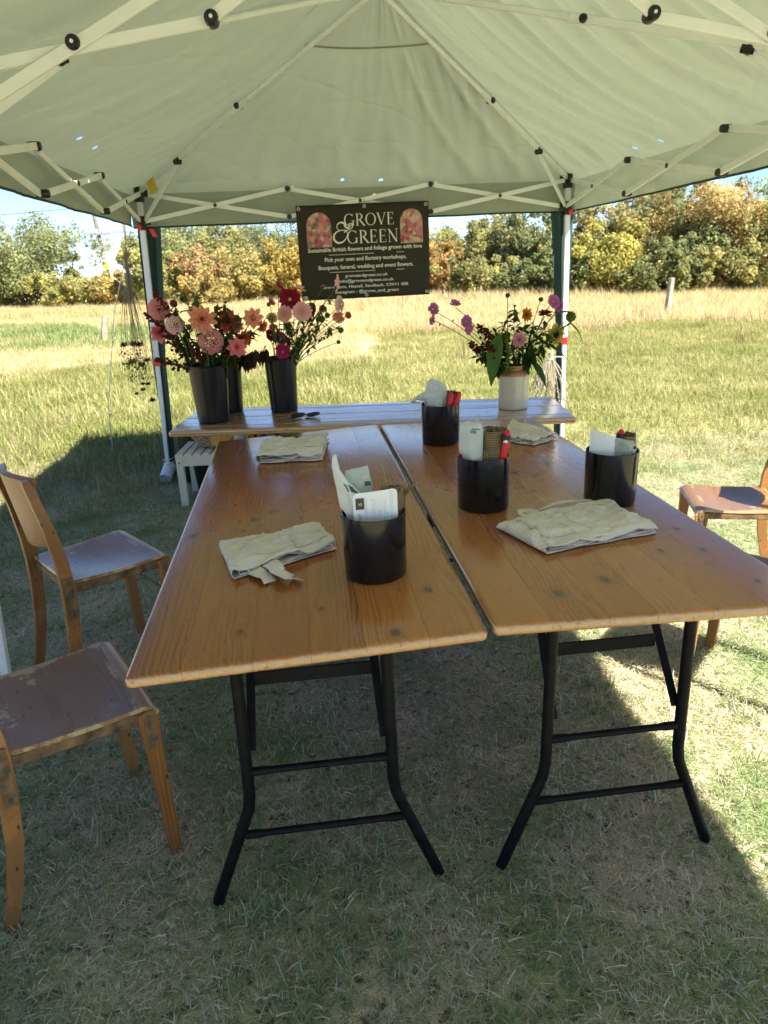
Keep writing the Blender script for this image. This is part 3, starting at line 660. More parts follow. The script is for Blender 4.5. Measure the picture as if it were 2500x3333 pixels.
truss((-WX, -DY, 0), (-WX, -3*DY, 0), (1, 0, 0)); truss((WX, -DY, 0), (WX, -3*DY, 0), (1, 0, 0))
# arched truss between the two bays
for sg in (-1, 1):
    y = -DY
    bar((sg*WX, y + .009, 1.955), (sg*.618, y + .009, 2.088), .032); bar((sg*WX, y - .009, 1.800), (sg*.62, y - .009, 2.215), .032)
    bar((sg*.618, y - .012, 2.088), (sg*.02, y - .012, 2.47), .032); bar((sg*.62, y + .009, 2.215), (sg*.02, y + .009, 2.30), .032)
    for jx, jz in ((.986, 2.035), (.618, 2.088), (.62, 2.215)):
        joint((sg*jx, y, jz), (0, 1, 0), .0198, .054); m = MB(); m.disc((sg*jx, y + .028, jz), (0, 1, 0), .005, .006); m.disc((sg*jx, y - .028, jz), (0, 1, 0), .005, .006); build(m, 'pivot_bolt', M_tent, gz)
# rafters with hinge, strut and hub
for cx, cy, hy in ((-1, 1, 0), (1, 1, 0), (-1, -1, 0), (1, -1, 0), (-1, -3, -2.89), (1, -3, -2.89)):
    sy = 1 if cy == 1 else -1
    P0 = V(0, hy, 2.60); Hn = V(cx*.70, hy + sy*.70, 2.285); J = V(cx*1.12, hy + sy*1.12, 2.078); E_ = V(cx*WX, hy + sy*DY, 1.945)
    m = MB(); m.tube([P0, Hn], .0125, 10); build(m, 'rafter', M_tent, gz)
    bar(Hn - (Hn - J).normalized()*-.0, E_, .030, .022, name='rafter')
    d = (E_ - P0).normalized(); nrm = d.cross(V(0, 0, 1)).normalized()
    m = MB(); m.tube([Hn + (P0 - Hn).normalized()*.10, Hn + (P0 - Hn).normalized()*.06], .0165, 10); m.bar(Hn + (P0 - Hn).normalized()*.06, Hn + (J - Hn).normalized()*.03, .02, .036); build(m, 'hinge', M_leg, gz)
    m = MB(); m.disc(Hn, nrm, .016, .045); build(m, 'joint', M_joint, gz)
    m = MB(); m.disc(J + V(0, 0, -.004), nrm, .016, .045); m.bar(J + d*-.025, J + d*.02, .030, .030); build(m, 'joint', M_joint, gz)
    S_ = V(cx*(WX - .02), hy + sy*(DY - .02), 1.775)
    m = MB(); m.bar(J + V(0, 0, -.012), S_, .014, .026); build(m, 'strut', M_tent, gz)
for hy in (0, -2.89):
    m = MB(); m.lathe([(0, -.05), (.045, -.05), (.05, .0), (.035, .03), (0, .03)], 14, (0, hy, 2.63)); build(m, 'peak_hub', M_joint, gz)
m = MB(); m.grid(lambda u, v: (-1.355 + .045*v + .025*u, 1.30 + .0*v, 1.985 - .075*u + .03*v), 2, 2, .002); build(m, 'care_tag', M_yellow, gz)
m = MB(); m.grid(lambda u, v: (-1.395 + .03*v + .02*u, 1.40, 1.72 - .05*u), 1, 1, .002); build(m, 'pull_tab', M_red, gz)
# dark green corner curtains tied back to the rear legs
def curtain(pts):
    def fn(u, v):
        for (z0, a0, b0), (z1, a1, b1) in zip(pts[:-1], pts[1:]):
            z = lerp(pts[0][0], pts[-1][0], u)
            if z1 <= z <= z0 + 1e-6:
                t = (z0 - z)/(z0 - z1); l, r = lerp(a0, a1, t), lerp(b0, b1, t); break
        return (lerp(l, r, v), 1.485 + .022*math.sin(v*13 + u*2) + .01*wrinkle((v*3, u*4, 2.0)), z)
    m = MB(); m.grid(fn, 50, 18); build(m, 'corner_curtain', M_curtain, gz, 180)
curtain([(1.73, -1.485, -1.335), (1.2, -1.505, -1.385), (.85, -1.515, -1.425), (.35, -1.515, -1.445), (.02, -1.52, -1.455)])
curtain([(1.735, 1.335, 1.505), (1.2, 1.385, 1.50), (.85, 1.42, 1.50), (.35, 1.425, 1.50), (.02, 1.43, 1.50)])
for z in (.14, .165):
    m = MB(); m.tube([V(-1.485 + .045*math.cos(a), 1.46 + .06*math.sin(a), z + .01*math.cos(a)) for a in [2*PI*i/14 for i in range(15)]], .003, 5); build(m, 'tie_cord', M_rope, gz, 180)
def gpt(a, b, z): return gz.matrix_world @ V(a, b, z)

# guy rope outside the left side
m = MB(); m.tube([gpt(-1.52, 1.45, 1.72), gpt(-1.75, 1.62, 1.2), V(-2.2, 5.76, .45), V(-2.245, 5.80, 0.0)], .0032, 5)
tag(build(m, 'guy_rope', M_rope, smooth=180), 'thin white guy rope running down to the grass left of tent', 'rope')

# ------------------------------------------------------------------ banner
def banner_M():
    tl, tr, br, bl = V(-.435, 1.42, 1.826), V(.457, 1.42, 1.832), V(.465, 1.42, 1.229), V(-.431, 1.42, 1.221)
    return tl, tr, br, bl
bt = thing('banner', 'dark olive vinyl shop banner with cream lettering hung on the back truss', 'banner', mat=gz.matrix_world @ Matrix.Translation((-.433, 1.42, 1.223)))
BW, BH = .894, .606
def bsurf(x, z, off=0.0):
    """x,z in metres on the banner; gentle vinyl waves; off = towards the viewer"""
    w_ = .007*math.sin(x*7 + .6) + .005*math.sin(x*3 + z*9) + .012*max(0, 1 - z/.13)**2
    return V(x + .008*z/BH*0, w_ - off, z + .006*x/BW)
m = MB(); m.grid(lambda u, v: bsurf(u*BW, v*BH), 40, 24, .0015); build(m, 'vinyl_sheet', M_banner, bt, 180)
for x, z in ((.018, BH - .02), (BW/2 + .01, BH - .018), (BW - .018, BH - .02), (.018, .02), (BW/2, .02), (BW - .02, .022)):
    m = MB(); c = bsurf(x, z, .002); m.tube([c + V(.009*math.cos(a), 0, .009*math.sin(a)) for a in [2*PI*i/16 for i in range(17)]], .003, 6); build(m, 'eyelet', M_steel, bt, 180)
for x0, x1, z1 in ((.018, -.03, .70), (BW/2 + .01, BW/2 + .01, .64), (BW - .018, BW + .02, .70)):
    m = MB(); m.tube([bsurf(x0, BH - .02, .003), V((x0 + x1)/2 + .004, .004, (z1 + BH)/2), V(x1, .012, z1)], .002, 5); build(m, 'hanging_string', M_string, bt, 180)
for x0, x1 in ((BW - .02, BW + .24),):
    m = MB(); m.tube([bsurf(x0, .022, .003), V(x1*.6 + x0*.4, .01, -.03), V(x1, .03, -.06)], .0012, 4); build(m, 'hanging_string', M_rope, bt, 180)
def flat_on_banner(verts2, faces, name, mat, off=.0018):
    m = MB(); m.add([bsurf(x, z, off) for x, z in verts2], faces); build(m, name, mat, bt, 0)
def stroke(pts, ws):
    """variable-width flat stroke -> verts, quads"""
    v = []; n = len(pts)
    for i in range(n):
        a, b = pts[max(i - 1, 0)], pts[min(i + 1, n - 1)]
        dx, dy = b[0] - a[0], b[1] - a[1]; L = math.hypot(dx, dy) or 1
        nx, ny = -dy/L, dx/L; w_ = ws[i] if isinstance(ws, (list, tuple)) else ws
        v += [(pts[i][0] + nx*w_/2, pts[i][1] + ny*w_/2), (pts[i][0] - nx*w_/2, pts[i][1] - ny*w_/2)]
    return v, [(2*i, 2*i + 1, 2*i + 3, 2*i + 2) for i in range(n - 1)]
THK, THN = .115, .035
def arc(cx, cy, rx, ry, a0, a1, n=26, thick=THK):
    P = [(cx + rx*math.cos(math.radians(lerp(a0, a1, i/n))), cy + ry*math.sin(math.radians(lerp(a0, a1, i/n)))) for i in range(n + 1)]
    W_ = [lerp(THN, thick, abs(math.cos(math.radians(lerp(a0, a1, i/n))))**1.5) for i in range(n + 1)]
    return P, W_
def ln(x0, y0, x1, y1, w_): return [(x0, y0), (lerp(x0, x1, .5), lerp(y0, y1, .5)), (x1, y1)], [w_]*3
def serif(x, y, l=.26): return ln(x - l/2, y, x + l/2, y, THN)
GLYPH = {   # unit height capitals: list of strokes, advance
 'G': ([arc(.46, .5, .42, .49, 42, 330), ln(.83, .02, .83, .42, THK*.8), serif(.81, .42, .3), ln(.78, .80, .80, .98, THN)], .98),
 'R': ([ln(.16, 0, .16, 1, THK), arc(.30, .74, .30, .245, 90, -90), ln(.16, .985, .32, .985, THN), ln(.16, .5, .32, .5, THN), ln(.36, .5, .80, .0, THK), serif(.16, .015), serif(.84, .015, .16), serif(.09, .985, .14)], .86),
 'O': ([arc(.48, .5, .43, .49, 0, 360, 40)], .98),
 'V': ([ln(.10, .98, .44, .01, THK), ln(.42, .01, .76, .98, THN), serif(.10, .985, .24), serif(.77, .985, .22)], .86),
 'E': ([ln(.16, 0, .16, 1, THK), ln(.08, .985, .60, .985, THN), ln(.16, .51, .50, .51, THN), ln(.08, .015, .63, .015, THN), ln(.60, .99, .60, .80, THN), ln(.63, .01, .65, .22, THN), ln(.50, .42, .50, .60, THN)], .74),
 'N': ([ln(.15, 0, .15, .98, THN), ln(.12, .98, .80, .0, THK), ln(.80, .0, .80, .98, THN), serif(.15, .015, .22), serif(.80, .985, .22), serif(.09, .985, .14)], .95),
}
def word(txt, x, z, h, sx=.9, name='lettering'):
    for ch in txt:
        st, adv = GLYPH[ch]; vs, fs = [], []
        for k_, (P, W_) in enumerate(st):
            v, f = stroke([(x + px*h*sx, z + py*h + 0) for px, py in P], [q*h for q in W_]); b = len(vs); vs += v; fs += [tuple(i + b for i in q) for q in f]
        m = MB()
        k = 0; vv = []
        for i, (a, b) in enumerate(vs): vv.append(bsurf(a, b, .0018 + .00004*(i % 7)))
        m.add(vv, fs); build(m, 'letter', M_cream, bt, 0)
        x += adv*h*sx + .006
    return x
word('GROVE', .318, .468, .076, .94); word('GREEN', .333, .357, .082, .92)
amp = [(.345, .478), (.352, .462), (.340, .452), (.322, .462), (.318, .480), (.300, .488), (.280, .484), (.268, .470), (.268, .452), (.282, .438), (.262, .430), (.245, .412), (.243, .385), (.262, .364), (.290, .362), (.316, .378), (.332, .404), (.334, .425), (.322, .432), (.314, .424)]
def smooth_path(P, k=6):
    out = []
    for i in range(len(P) - 1):
        p0, p1, p2, p3 = P[max(i - 1, 0)], P[i], P[i + 1], P[min(i + 2, len(P) - 1)]
        for j in range(k):
            t = j/k; out.append(tuple(.5*((2*p1[a]) + (-p0[a] + p2[a])*t + (2*p0[a] - 5*p1[a] + 4*p2[a] - p3[a])*t*t + (-p0[a] + 3*p1[a] - 3*p2[a] + p3[a])*t**3) for a in (0, 1)))
    return out + [P[-1]]
sp = smooth_path(amp); n_ = len(sp)
v, f = stroke([(x, z + .004) for x, z in sp], [.004 + .0085*max(0, math.sin(PI*((i/n_*2.2 + .08) % 1)))**2 for i in range(n_)]); m = MB(); m.add([bsurf(a, b, .0026) for a, b in v], f)
v, f = stroke([(x, z + .004) for x, z in smooth_path([(.270, .434), (.300, .440), (.335, .438), (.366, .452), (.372, .470), (.360, .480), (.346, .474)])], .0055); m.add([bsurf(a, b, .0029) for a, b in v], f); build(m, 'ampersand', M_cream, bt, 0)
def text_line(txt, cx, z, h, width, bold=.012, parent=bt, mat=None, place=None, name='lettering'):
    cu = bpy.data.curves.new('t', 'FONT'); cu.body = txt; cu.align_x = 'CENTER'; cu.size = 1.0; cu.offset = bold; cu.resolution_u = 2
    o = bpy.data.objects.new('t', cu); COL.objects.link(o); dg = bpy.context.evaluated_depsgraph_get(); dg.update()
    me = o.evaluated_get(dg).to_mesh(); co = np.array([q.co[:] for q in me.vertices]); fs = [tuple(p.vertices) for p in me.polygons]
    o.evaluated_get(dg).to_mesh_clear(); bpy.data.objects.remove(o); bpy.data.curves.remove(cu)
    w0 = co[:, 0].max() - co[:, 0].min(); sx = width/w0; x0 = (co[:, 0].max() + co[:, 0].min())/2
    m = MB(); m.add([place(cx + (c[0] - x0)*sx, z + c[1]*h) for c in co], fs); build(m, name, mat or M_cream, parent, 0)
bp = lambda x, z: bsurf(x, z, .002)
text_line('Sustainable British flowers and foliage grown with love', .452, .312, .036, .780, .016, place=bp)
text_line('Pick your own and floristry workshops.', .452, .248, .036, .560, .016, place=bp)
text_line('Bouquets, funeral, wedding and event flowers.', .452, .198, .036, .652, .016, place=bp)
text_line('groveandgreen.co.uk', .452, .142, .027, .295, .012, place=bp)
text_line('info@groveandgreen.co.uk', .452, .108, .027, .375, .012, place=bp)
text_line('Grove Farm, Hassall, Sandbach, CW11 4SB', .440, .072, .027, .600, .012, place=bp)
text_line('Instagram : @grove_and_green', .452, .037, .027, .440, .012, place=bp)
for z, x0, x1 in ((.290, .200, .715), (.178, .200, .715)):
    v, f = stroke([(x0, z), ((x0 + x1)/2, z), (x1, z)], .0028); flat_on_banner(v, f, 'printed_rule', M_cream)
for x0, x1, z0, z1 in ((.062, .228, .342, .560), (.695, .850, .345, .562)):
    r_ = (x1 - x0)/2; pts = [(x0, z0), (x1, z0)] + [((x0 + x1)/2 + r_*math.cos(a), z1 - r_ + r_*math.sin(a)) for a in [PI*i/16 for i in range(17)]]
    cz = (z0 + z1)/2; m = MB(); vs = [bsurf((x0 + x1)/2, cz, .003)] + [bsurf(a, b, .003) for a, b in pts]
    m.add(vs, [(0, i, i + 1) for i in range(1, len(pts))] + [(0, len(pts), 1)]); build(m, 'arched_photo', M_floral, bt, 0)
# ------------------------------------------------------------------ trestle tables
def frame(o, xa, ya):
    o, xa, ya = V(*o), V(*xa), V(*ya); ux = (xa - o).normalized(); uy = (ya - o).normalized(); n = ux.cross(uy).normalized(); uy = n.cross(ux)
    return Matrix(((ux.x, uy.x, n.x, o.x), (ux.y, uy.y, n.y, o.y), (ux.z, uy.z, n.z, o.z), (0, 0, 0, 1)))
def plank(x0, x1, L, th, r, round_l=False, round_r=False, zoff=0.0, axis='Y'):
    """board along y: bullnosed ends, tiny eased seam edges, or a full round on an outer edge; top at z=0"""
    m = MB(); seg = 4
    def outline(ins):
        rr = max(.0015, r - ins*.4); y0, y1, zt, zb = ins, L - ins, -ins + zoff, -th + ins + zoff; o = []
        for cy, cz, a0 in ((y1 - rr, zt - rr, 0), (y0 + rr, zt - rr, 90), (y0 + rr, zb + rr, 180), (y1 - rr, zb + rr, 270)):
            for i in range(seg + 1):
                a = math.radians(a0 + 90*i/seg); o.append((cy + rr*math.cos(a), cz + rr*math.sin(a)))
        return o
    rings = []
    def side(x, s, rnd):
        if rnd: return [(x + s*r*(1 - math.cos(math.radians(a))), r*(1 - math.sin(math.radians(a)))*.9) for a in (0, 25, 50, 75, 90)] 
        return [(x, .0004), (x + s*.0004, 0.0)]
    a = side(x0, 1, round_l); b = side(x1, -1, round_r)
    if round_l: a = [(x0 + r - r*math.sin(math.radians(q)), r*(1 - math.cos(math.radians(90 - q)))*.9) for q in (90, 65, 40, 20, 0)]
    if round_r: b = [(x1 - r + r*math.sin(math.radians(q)), r*(1 - math.cos(math.radians(90 - q)))*.9) for q in (90, 65, 40, 20, 0)]
    if round_l: a = [(x0 + r*(1 - math.cos(math.radians(q))), r*(1 - math.sin(math.radians(q)))*.9) for q in (0, 22, 45, 68, 90)]
    if round_r: b = [(x1 - r*(1 - math.cos(math.radians(q))), r*(1 - math.sin(math.radians(q)))*.9) for q in (0, 22, 45, 68, 90)]
    rings = a + b[::-1]
    n = 4*(seg + 1); vs = []
    for x, ins in rings: vs += [((x, y, z) if axis == 'Y' else (y, x, z)) for y, z in outline(ins)]
    fs = [(k*n + i, k*n + (i + 1) % n, (k + 1)*n + (i + 1) % n, (k + 1)*n + i) for k in range(len(rings) - 1) for i in range(n)]
    fs += [tuple(range(n - 1, -1, -1)), tuple((len(rings) - 1)*n + i for i in range(n))]
    m.add(vs, fs); return m
def trestle(t, M, y, W, zc, mirror=1, col=M_black_metal):
    """folding steel trestle, built upright in the world under table-local line y"""
    c = M @ V(W/2, y, 0); ux = V(M[0][0], M[1][0], 0).normalized(); uy = V(-ux.y, ux.x, 0)
    top = c.z - .03; P = lambda u, z, d=0: V(c.x, c.y, 0) + ux*u + uy*d*mirror + V(0, 0, z)
    for s in (-1, 1):
        m = MB(); pts = [P(s*.162, top + .004), P(s*.164, .48), P(s*.166, .315), P(s*.172, .275), P(s*.186, .238), P(s*.268, .022), P(s*.270, .014)]
        m.tube(pts, .0138, 12); lg = build(m, 'leg', col, t, 60, world=True)
        m = MB(); m.tube([P(s*.264, .034), P(s*.273, .004)], .017, 12); build(m, 'rubber_foot', M_joint, lg, 60, world=True)
        m = MB(); m.bar(P(s*.1500, .430, .004), P(s*.1480, .475, .035), .004, .020, tuple(ux)); m.bar(P(s*.1480, .475, .035), P(s*.138, top, .24), .004, .020, tuple(ux)); build(m, 'brace', col, t, 40, world=True)
    for z, u in ((.378, .155), (.203, .186)):
        m = MB(); m.tube([P(-u, z), P(-u + .03, z), P(-u + .045, z)] + [P(u - .045, z), P(u - .03, z), P(u, z)], [.0105, .0105, .0085, .0085, .0105, .0105], 10); build(m, 'stretcher', col, t, 60, world=True)
    m = MB(); m.bar(P(-.136, .556, .10), P(.136, .556, .10), .005, .034); build(m, 'hinge_bar', col, t, world=True)
def table(label, o, xa, ya, W, L, th, seams, seed, name='trestle_table', mat=None, group=None):
    M = frame(o, xa, ya)
    t = thing(name, label, 'table', mat=M @ Matrix.Translation((W/2, L/2, -o[2])), group=group); t['_'] = 0; del t['_']
    r = random.Random(seed); xs = [0] + seams + [W]; sh = Matrix.Translation((-W/2, -L/2, o[2]))
    for i in range(len(xs) - 1):
        m = plank(xs[i] + .0001, xs[i + 1] - .0001, L, th, .011, i == 0, i == len(xs) - 2, r.uniform(-.00015, .00015))
        build(m.tf(sh), 'plank', mat or M_pine, t, 35)
    for x in (.14, W - .14):
        m = MB(); m.box((x, L/2, -th - .011), (.045, L*.55, .022)); 
    return t, M
TABLE_L, ML = table('left long pine trestle table with varnished honey coloured boards', (-.491, 1.133, .751), (.19, 1.208, .779), (-.692, 2.951, .766), .686, 1.83, .028, [.105, .235, .345, .450, .572], 3, group='pine trestle tables')
TABLE_R, MR = table('right long pine trestle table, its right edge reflecting pale sky', (.202, 1.203, .790), (.884, 1.278, .773), (.001, 3.022, .792), .686, 1.83, .028, [.115, .230, .330, .445, .560], 5, group='pine trestle tables')
for t, M in ((TABLE_L, ML), (TABLE_R, MR)):
    trestle(t, M, .172, .686, .76); trestle(t, M, 1.83 - .172, .686, .76, -1)
# back table, long side to the viewer, boards running across
BO = V(-.974, 3.208, .76); BX = (V(.884, 3.146, .76) - BO).normalized(); BYv = V(-BX.y, BX.x, 0)
MBK = Matrix(((BX.x, BYv.x, 0, BO.x), (BX.y, BYv.y, 0, BO.y), (0, 0, 1, BO.z), (0, 0, 0, 1)))
TB = thing('back_table', 'weathered pine table across the back holding flower buckets and jar', 'table', mat=MBK @ Matrix.Translation((.93, .27, -.76)))
shb = Matrix.Translation((-.93, -.27, .76)); xs = [0, .092, .190, .285, .372, .465, .54]
for i in range(6):
    m = plank(xs[i] + .0003, xs[i + 1] - .0003, 1.86, .028, .010, i == 0, i == 5, (-.0006, .0005, 0, .0007, -.0004, .0003)[i], axis='X'); build(m.tf(shb), 'plank', M_pine_back, TB, 35)
for x in (.20, 1.66):
    m = MB(); m.box((x - .93, .0, .70), (.065, .36, .064)); build(m, 'batten', M_block, TB, 35)
for x in (.42, 1.44):
    for y in (-.17, .17):
        m = MB(); m.tube([(x - .93, y, .731), (x - .93, y, .3), (x - .93, y*1.3, .0)], .0138, 10); build(m, 'leg', M_black_metal, TB, 60)
    m = MB(); m.tube([(x - .93, -.17, .32), (x - .93, .17, .32)], .009, 8); build(m, 'stretcher', M_black_metal, TB, 60)

# ------------------------------------------------------------------ slatted bench and the things under the back table
bx = V(-1.312, 4.389, 0); BEN = thing('slatted_bench', 'low pale slatted wooden bench under the left end of back table', 'bench', (bx.x, bx.y, 0), math.radians(0.5))
HB, WBN, DBN = .345, .62, .345
for x in (.022, WBN - .022):
    for y in (.02, DBN - .02):
        m = MB(); m.box((x, y, HB/2 - .002), (.042, .038, HB)); build(m, 'leg', M_white_wood, BEN, 30)
for y in (.012, DBN - .012):
    m = MB(); m.box((WBN/2, y, HB - .035), (WBN - .09, .022, .066)); build(m, 'side_rail', M_white_wood, BEN, 30)
for x in (.012, WBN - .012):
    m = MB(); m.box((x, DBN/2, HB - .035), (.022, DBN - .08, .06)); build(m, 'end_rail', M_white_wood, BEN, 30)
x = .0
while x < WBN - .03:
    m = MB(); m.bar((x + .025, -.004, HB + .004), (x + .025, DBN + .004, HB + .004), .047, .014, bev=.003); build(m, 'slat', M_white_wood, BEN, 30); x += .0575
m = MB(); m.disc((.022, -.0, HB - .045), (0, 1, 0), .006, .006); build(m, 'bolt_head', M_worn, BEN)
def lathe_obj(name, lab, cat, loc, prof, mat, n=40, part='body', group=None):
    t = thing(name, lab, cat, loc, group=group); m = MB(); m.lathe(prof, n); build(m, part, mat, t, 35); return t
tb1 = lathe_obj('tall_bucket', 'tall black ribbed bucket standing behind the pale bench', 'bucket', (-1.31, 5.02, 0), [(0, 0), (.115, 0), (.118, .01), (.135, .27), (.142, .275), (.142, .285), (.137, .29), (.139, .32), (.146, .325), (.146, .335), (.14, .34), (.145, .40), (.152, .402), (.152, .41), (.146, .41), (.138, .02), (0, .02)], M_bucket)
tb2 = lathe_obj('tall_bucket', 'small black bucket on the grass beneath the pale bench', 'bucket', (-1.16, 4.62, 0), [(0, 0), (.085, 0), (.105, .25), (.11, .255), (.105, .258), (.084, .01), (0, .01)], M_bucket)
# wicker basket on the bench
bk = thing('wicker_basket', 'shallow woven wicker basket sitting on the pale slatted bench', 'basket', (-1.02, 4.60, HB + .012))
for k in range(9):
    z = .012 + k*.0135; rx = .155 + .055*math.sin(k/8*1.4); m = MB()
    m.tube([V(rx*math.cos(a)*1.15, rx*.62*math.sin(a), z + .004*math.sin(a*16 + k*PI)) for a in [2*PI*i/64 for i in range(65)]], .0075, 6); build(m, 'weave_band', M_wicker, bk, 180)
m = MB()
for i in range(26):
    a = 2*PI*i/26; m.tube([V((.15 + .06*u)*1.15*math.cos(a), (.15 + .06*u)*.62*math.sin(a), .005 + .125*u) for u in (0, .5, 1)], .004, 5)
build(m, 'weave_stakes', M_wicker, bk, 180)
m = MB(); m.grid(lambda u, v: (.17*u**.5*math.cos(2*PI*v)*1.1, .17*u**.5*math.sin(2*PI*v)*.6, .006), 3, 20); build(m, 'basket_base', M_wicker, bk, 180)
for i, (x, y) in enumerate(((-.825, 4.40), (-.765, 4.42))):
    t = thing('bottle', ('brown glass bottle behind left table edge, left of the pair', 'brown glass bottle behind left table edge, right of the pair')[i], 'bottle', (x, y, HB + .012), group='brown bottles on the bench')
    m = MB(); m.lathe([(0, 0), (.03, 0), (.032, .01), (.032, .13), (.026, .16), (.013, .19), (.013, .235), (.015, .236), (.015, .245), (0, .245)], 20); build(m, 'glass', M_bottle, t, 40)
t = thing('glass_jar', 'small clear jar of dried seed heads in front of the basket', 'jar', (-.90, 4.47, HB + .012))
m = MB(); m.lathe([(0, 0), (.04, 0), (.042, .01), (.042, .09), (.036, .10), (.036, .115), (.034, .115), (.034, .1), (.038, .088), (.038, .01), (0, .01)], 20); build(m, 'glass', M_bag_clear, t, 40)
m = MB(); r_ = random.Random(4)
for i in range(14): m.ball((r_.uniform(-.025, .025), r_.uniform(-.025, .025), .10 + r_.uniform(0, .06)), .013, 6, 4)
build(m, 'seed_heads', plain('pink_seed_heads', (.55, .22, .32), .8, var=.4, scale=60), t, 180)

# ------------------------------------------------------------------ old school chairs (faces +x, origin on the ground under the seat)
def make_chair(label):
    t = thing('wooden_chair', label, 'chair', group='old wooden school chairs')
    SH = .45
    def seat_fn(u, v):
        x = lerp(-.195, .205, u); y = lerp(-1, 1, v)*lerp(.185, .205, u)
        roll = max(0, (u - .86)/.14); z = SH + .006 - .012*math.sin(PI*v)*math.sin(PI*min(1, u*1.05)) + .006*(1 - math.sin(PI*min(1, u*1.1))) - .020*roll**2
        if u > .995: z -= .006
        return (x, y, z)
    m = MB(); m.grid(lambda u, v: seat_fn(u*.865, v), 22, 14, .011); build(m, 'seat', M_seat, t, 50)
    m = MB(); m.grid(lambda u, v: seat_fn(.868 + .132*u, v), 8, 14, .011); build(m, 'front_strip', M_seat, t, 50)
    for s in (-1, 1):
        ya, yb = s*.172, s*.190
        m = MB(); m.bar((-.175, ya, SH - .020), (.175, yb, SH - .020), .020, .034, bev=.004); build(m, 'side_rail', M_worn, t, 35)
        m = MB(); m.grid(lambda u, v: (.172 - .055*(1 - u), s*.181 + (v - .5)*.018, SH - .036 - .028*u*u), 6, 2, .012); 
        # front leg
        m = MB()
        for (xa, za, wa), (xb, zb, wb) in (((.176, SH - .004, .052), (.182, .20, .042)), ((.182, .20, .042), (.188, 0, .036))): pass
        pts = [(.172, SH - .008, .058), (.176, .33, .044), (.182, .18, .040), (.190, .0, .034)]
        vs = []
        for x, z, w_ in pts: vs += [(x - w_/2, s*.190 - .014, z), (x + w_/2, s*.190 - .014, z), (x + w_/2, s*.190 + .014, z), (x - w_/2, s*.190 + .014, z)]
        fs = [(4*k + i, 4*k + (i + 1) % 4, 4*k + 4 + (i + 1) % 4, 4*k + 4 + i) for k in range(3) for i in range(4)] + [(3, 2, 1, 0), (12, 13, 14, 15)]
        m.add(vs, fs); lg = build(m, 'front_leg', M_chair, t, 30)
        m = MB(); m.box((.173, s*(.190 + .0155), SH - .055), (.030, .003, .105)); pl = build(m, 'bracket_plate', M_worn, t, 30)
        m = MB(); [m.disc((.173, s*(.190 + .0175), z), (0, 1, 0), .006, .003, 10) for z in (SH - .02, SH - .09)]; build(m, 'screw_heads', M_bark, pl)
        # rear post, sabre curved
        pts = [(-.275, .0, .034), (-.245, .09, .038), (-.217, .22, .043), (-.203, .36, .047), (-.200, .45, .048), (-.206, .54, .045), (-.226, .66, .038), (-.262, .80, .030), (-.268, .822, .022)]
        vs = []
        for x, z, w_ in pts:
            yy = s*lerp(.186, .176, z/.82); vs += [(x - w_/2, yy - .013, z), (x + w_/2, yy - .013, z), (x + w_/2, yy + .013, z), (x - w_/2, yy + .013, z)]
        n = len(pts); fs = [(4*k + i, 4*k + (i + 1) % 4, 4*k + 4 + (i + 1) % 4, 4*k + 4 + i) for k in range(n - 1) for i in range(4)] + [(3, 2, 1, 0), tuple(4*(n - 1) + i for i in range(4))]
        m = MB(); m.add(vs, fs); build(m, 'rear_post', M_chair, t, 30)
        m = MB(); m.box((-.201, s*(.181 + .0155), SH - .045), (.034, .003, .150)); pl = build(m, 'bracket_plate', M_worn, t, 30)
        m = MB(); [m.disc((-.201, s*(.181 + .0175), z), (0, 1, 0), .006, .003, 10) for z in (SH + .015, SH - .03, SH - .105)]; build(m, 'screw_heads', M_bark, pl)
    def back_fn(u, v):
        z = lerp(.585, .812, u); y = lerp(-.166, .166, v); cx = lerp(-.206, -.250, u)
        return (cx - .040*math.sin(PI*v) + .004, y, z - .022*math.sin(PI*v)*(1 - u) + .004*math.sin(PI*v)*u)
    m = MB(); m.grid(back_fn, 12, 20, .010); build(m, 'backrest', M_chair, t, 60)
    m = MB(); m.grid(lambda u, v: V(*back_fn(.02 + u*.08, v)) + V(.004, 0, -.002), 2, 20, .016); build(m, 'back_rail', M_chair, t, 60)
    m = MB(); m.grid(lambda u, v: V(*back_fn(.92 + u*.08, v)) + V(.004, 0, .003), 2, 20, .017); build(m, 'back_rail', M_chair, t, 60)
    for x in (-.185, .165):
        m = MB(); m.bar((x, -.17, SH - .024), (x, .17, SH - .024), .018, .030); build(m, 'cross_rail', M_worn, t, 35)
    m = MB(); m.tube([(.182, -.178, .30), (.182, .178, .30)], .007, 8); build(m, 'stretcher_rod', M_worn, t, 60)
    return t
def cm(x, y, deg, sc=1.0): return Matrix.Translation((x, y, 0)) @ Matrix.Rotation(math.radians(deg), 4, 'Z') @ Matrix.Scale(sc, 4)
ch0 = make_chair('whole brown wooden chair seen from its back at left, angled to table')
ch0.matrix_world = cm(-1.062, 2.454, 42.5) @ Matrix.Diagonal((.926, .955, 1.03, 1))
copy_tree(ch0, cm(-.83, 1.559, 34.1) @ Matrix.Diagonal((.86, .99, 1.0, 1)), 'nearest wooden chair, its worn seat cut by the left picture edge')
copy_tree(ch0, cm(1.535, 2.958, 168, .90), 'sunlit wooden chair right of the table with back shadow on seat')
copy_tree(ch0, cm(1.256, 2.152, 141, .90), 'wooden chair mostly hidden beneath the right table edge')

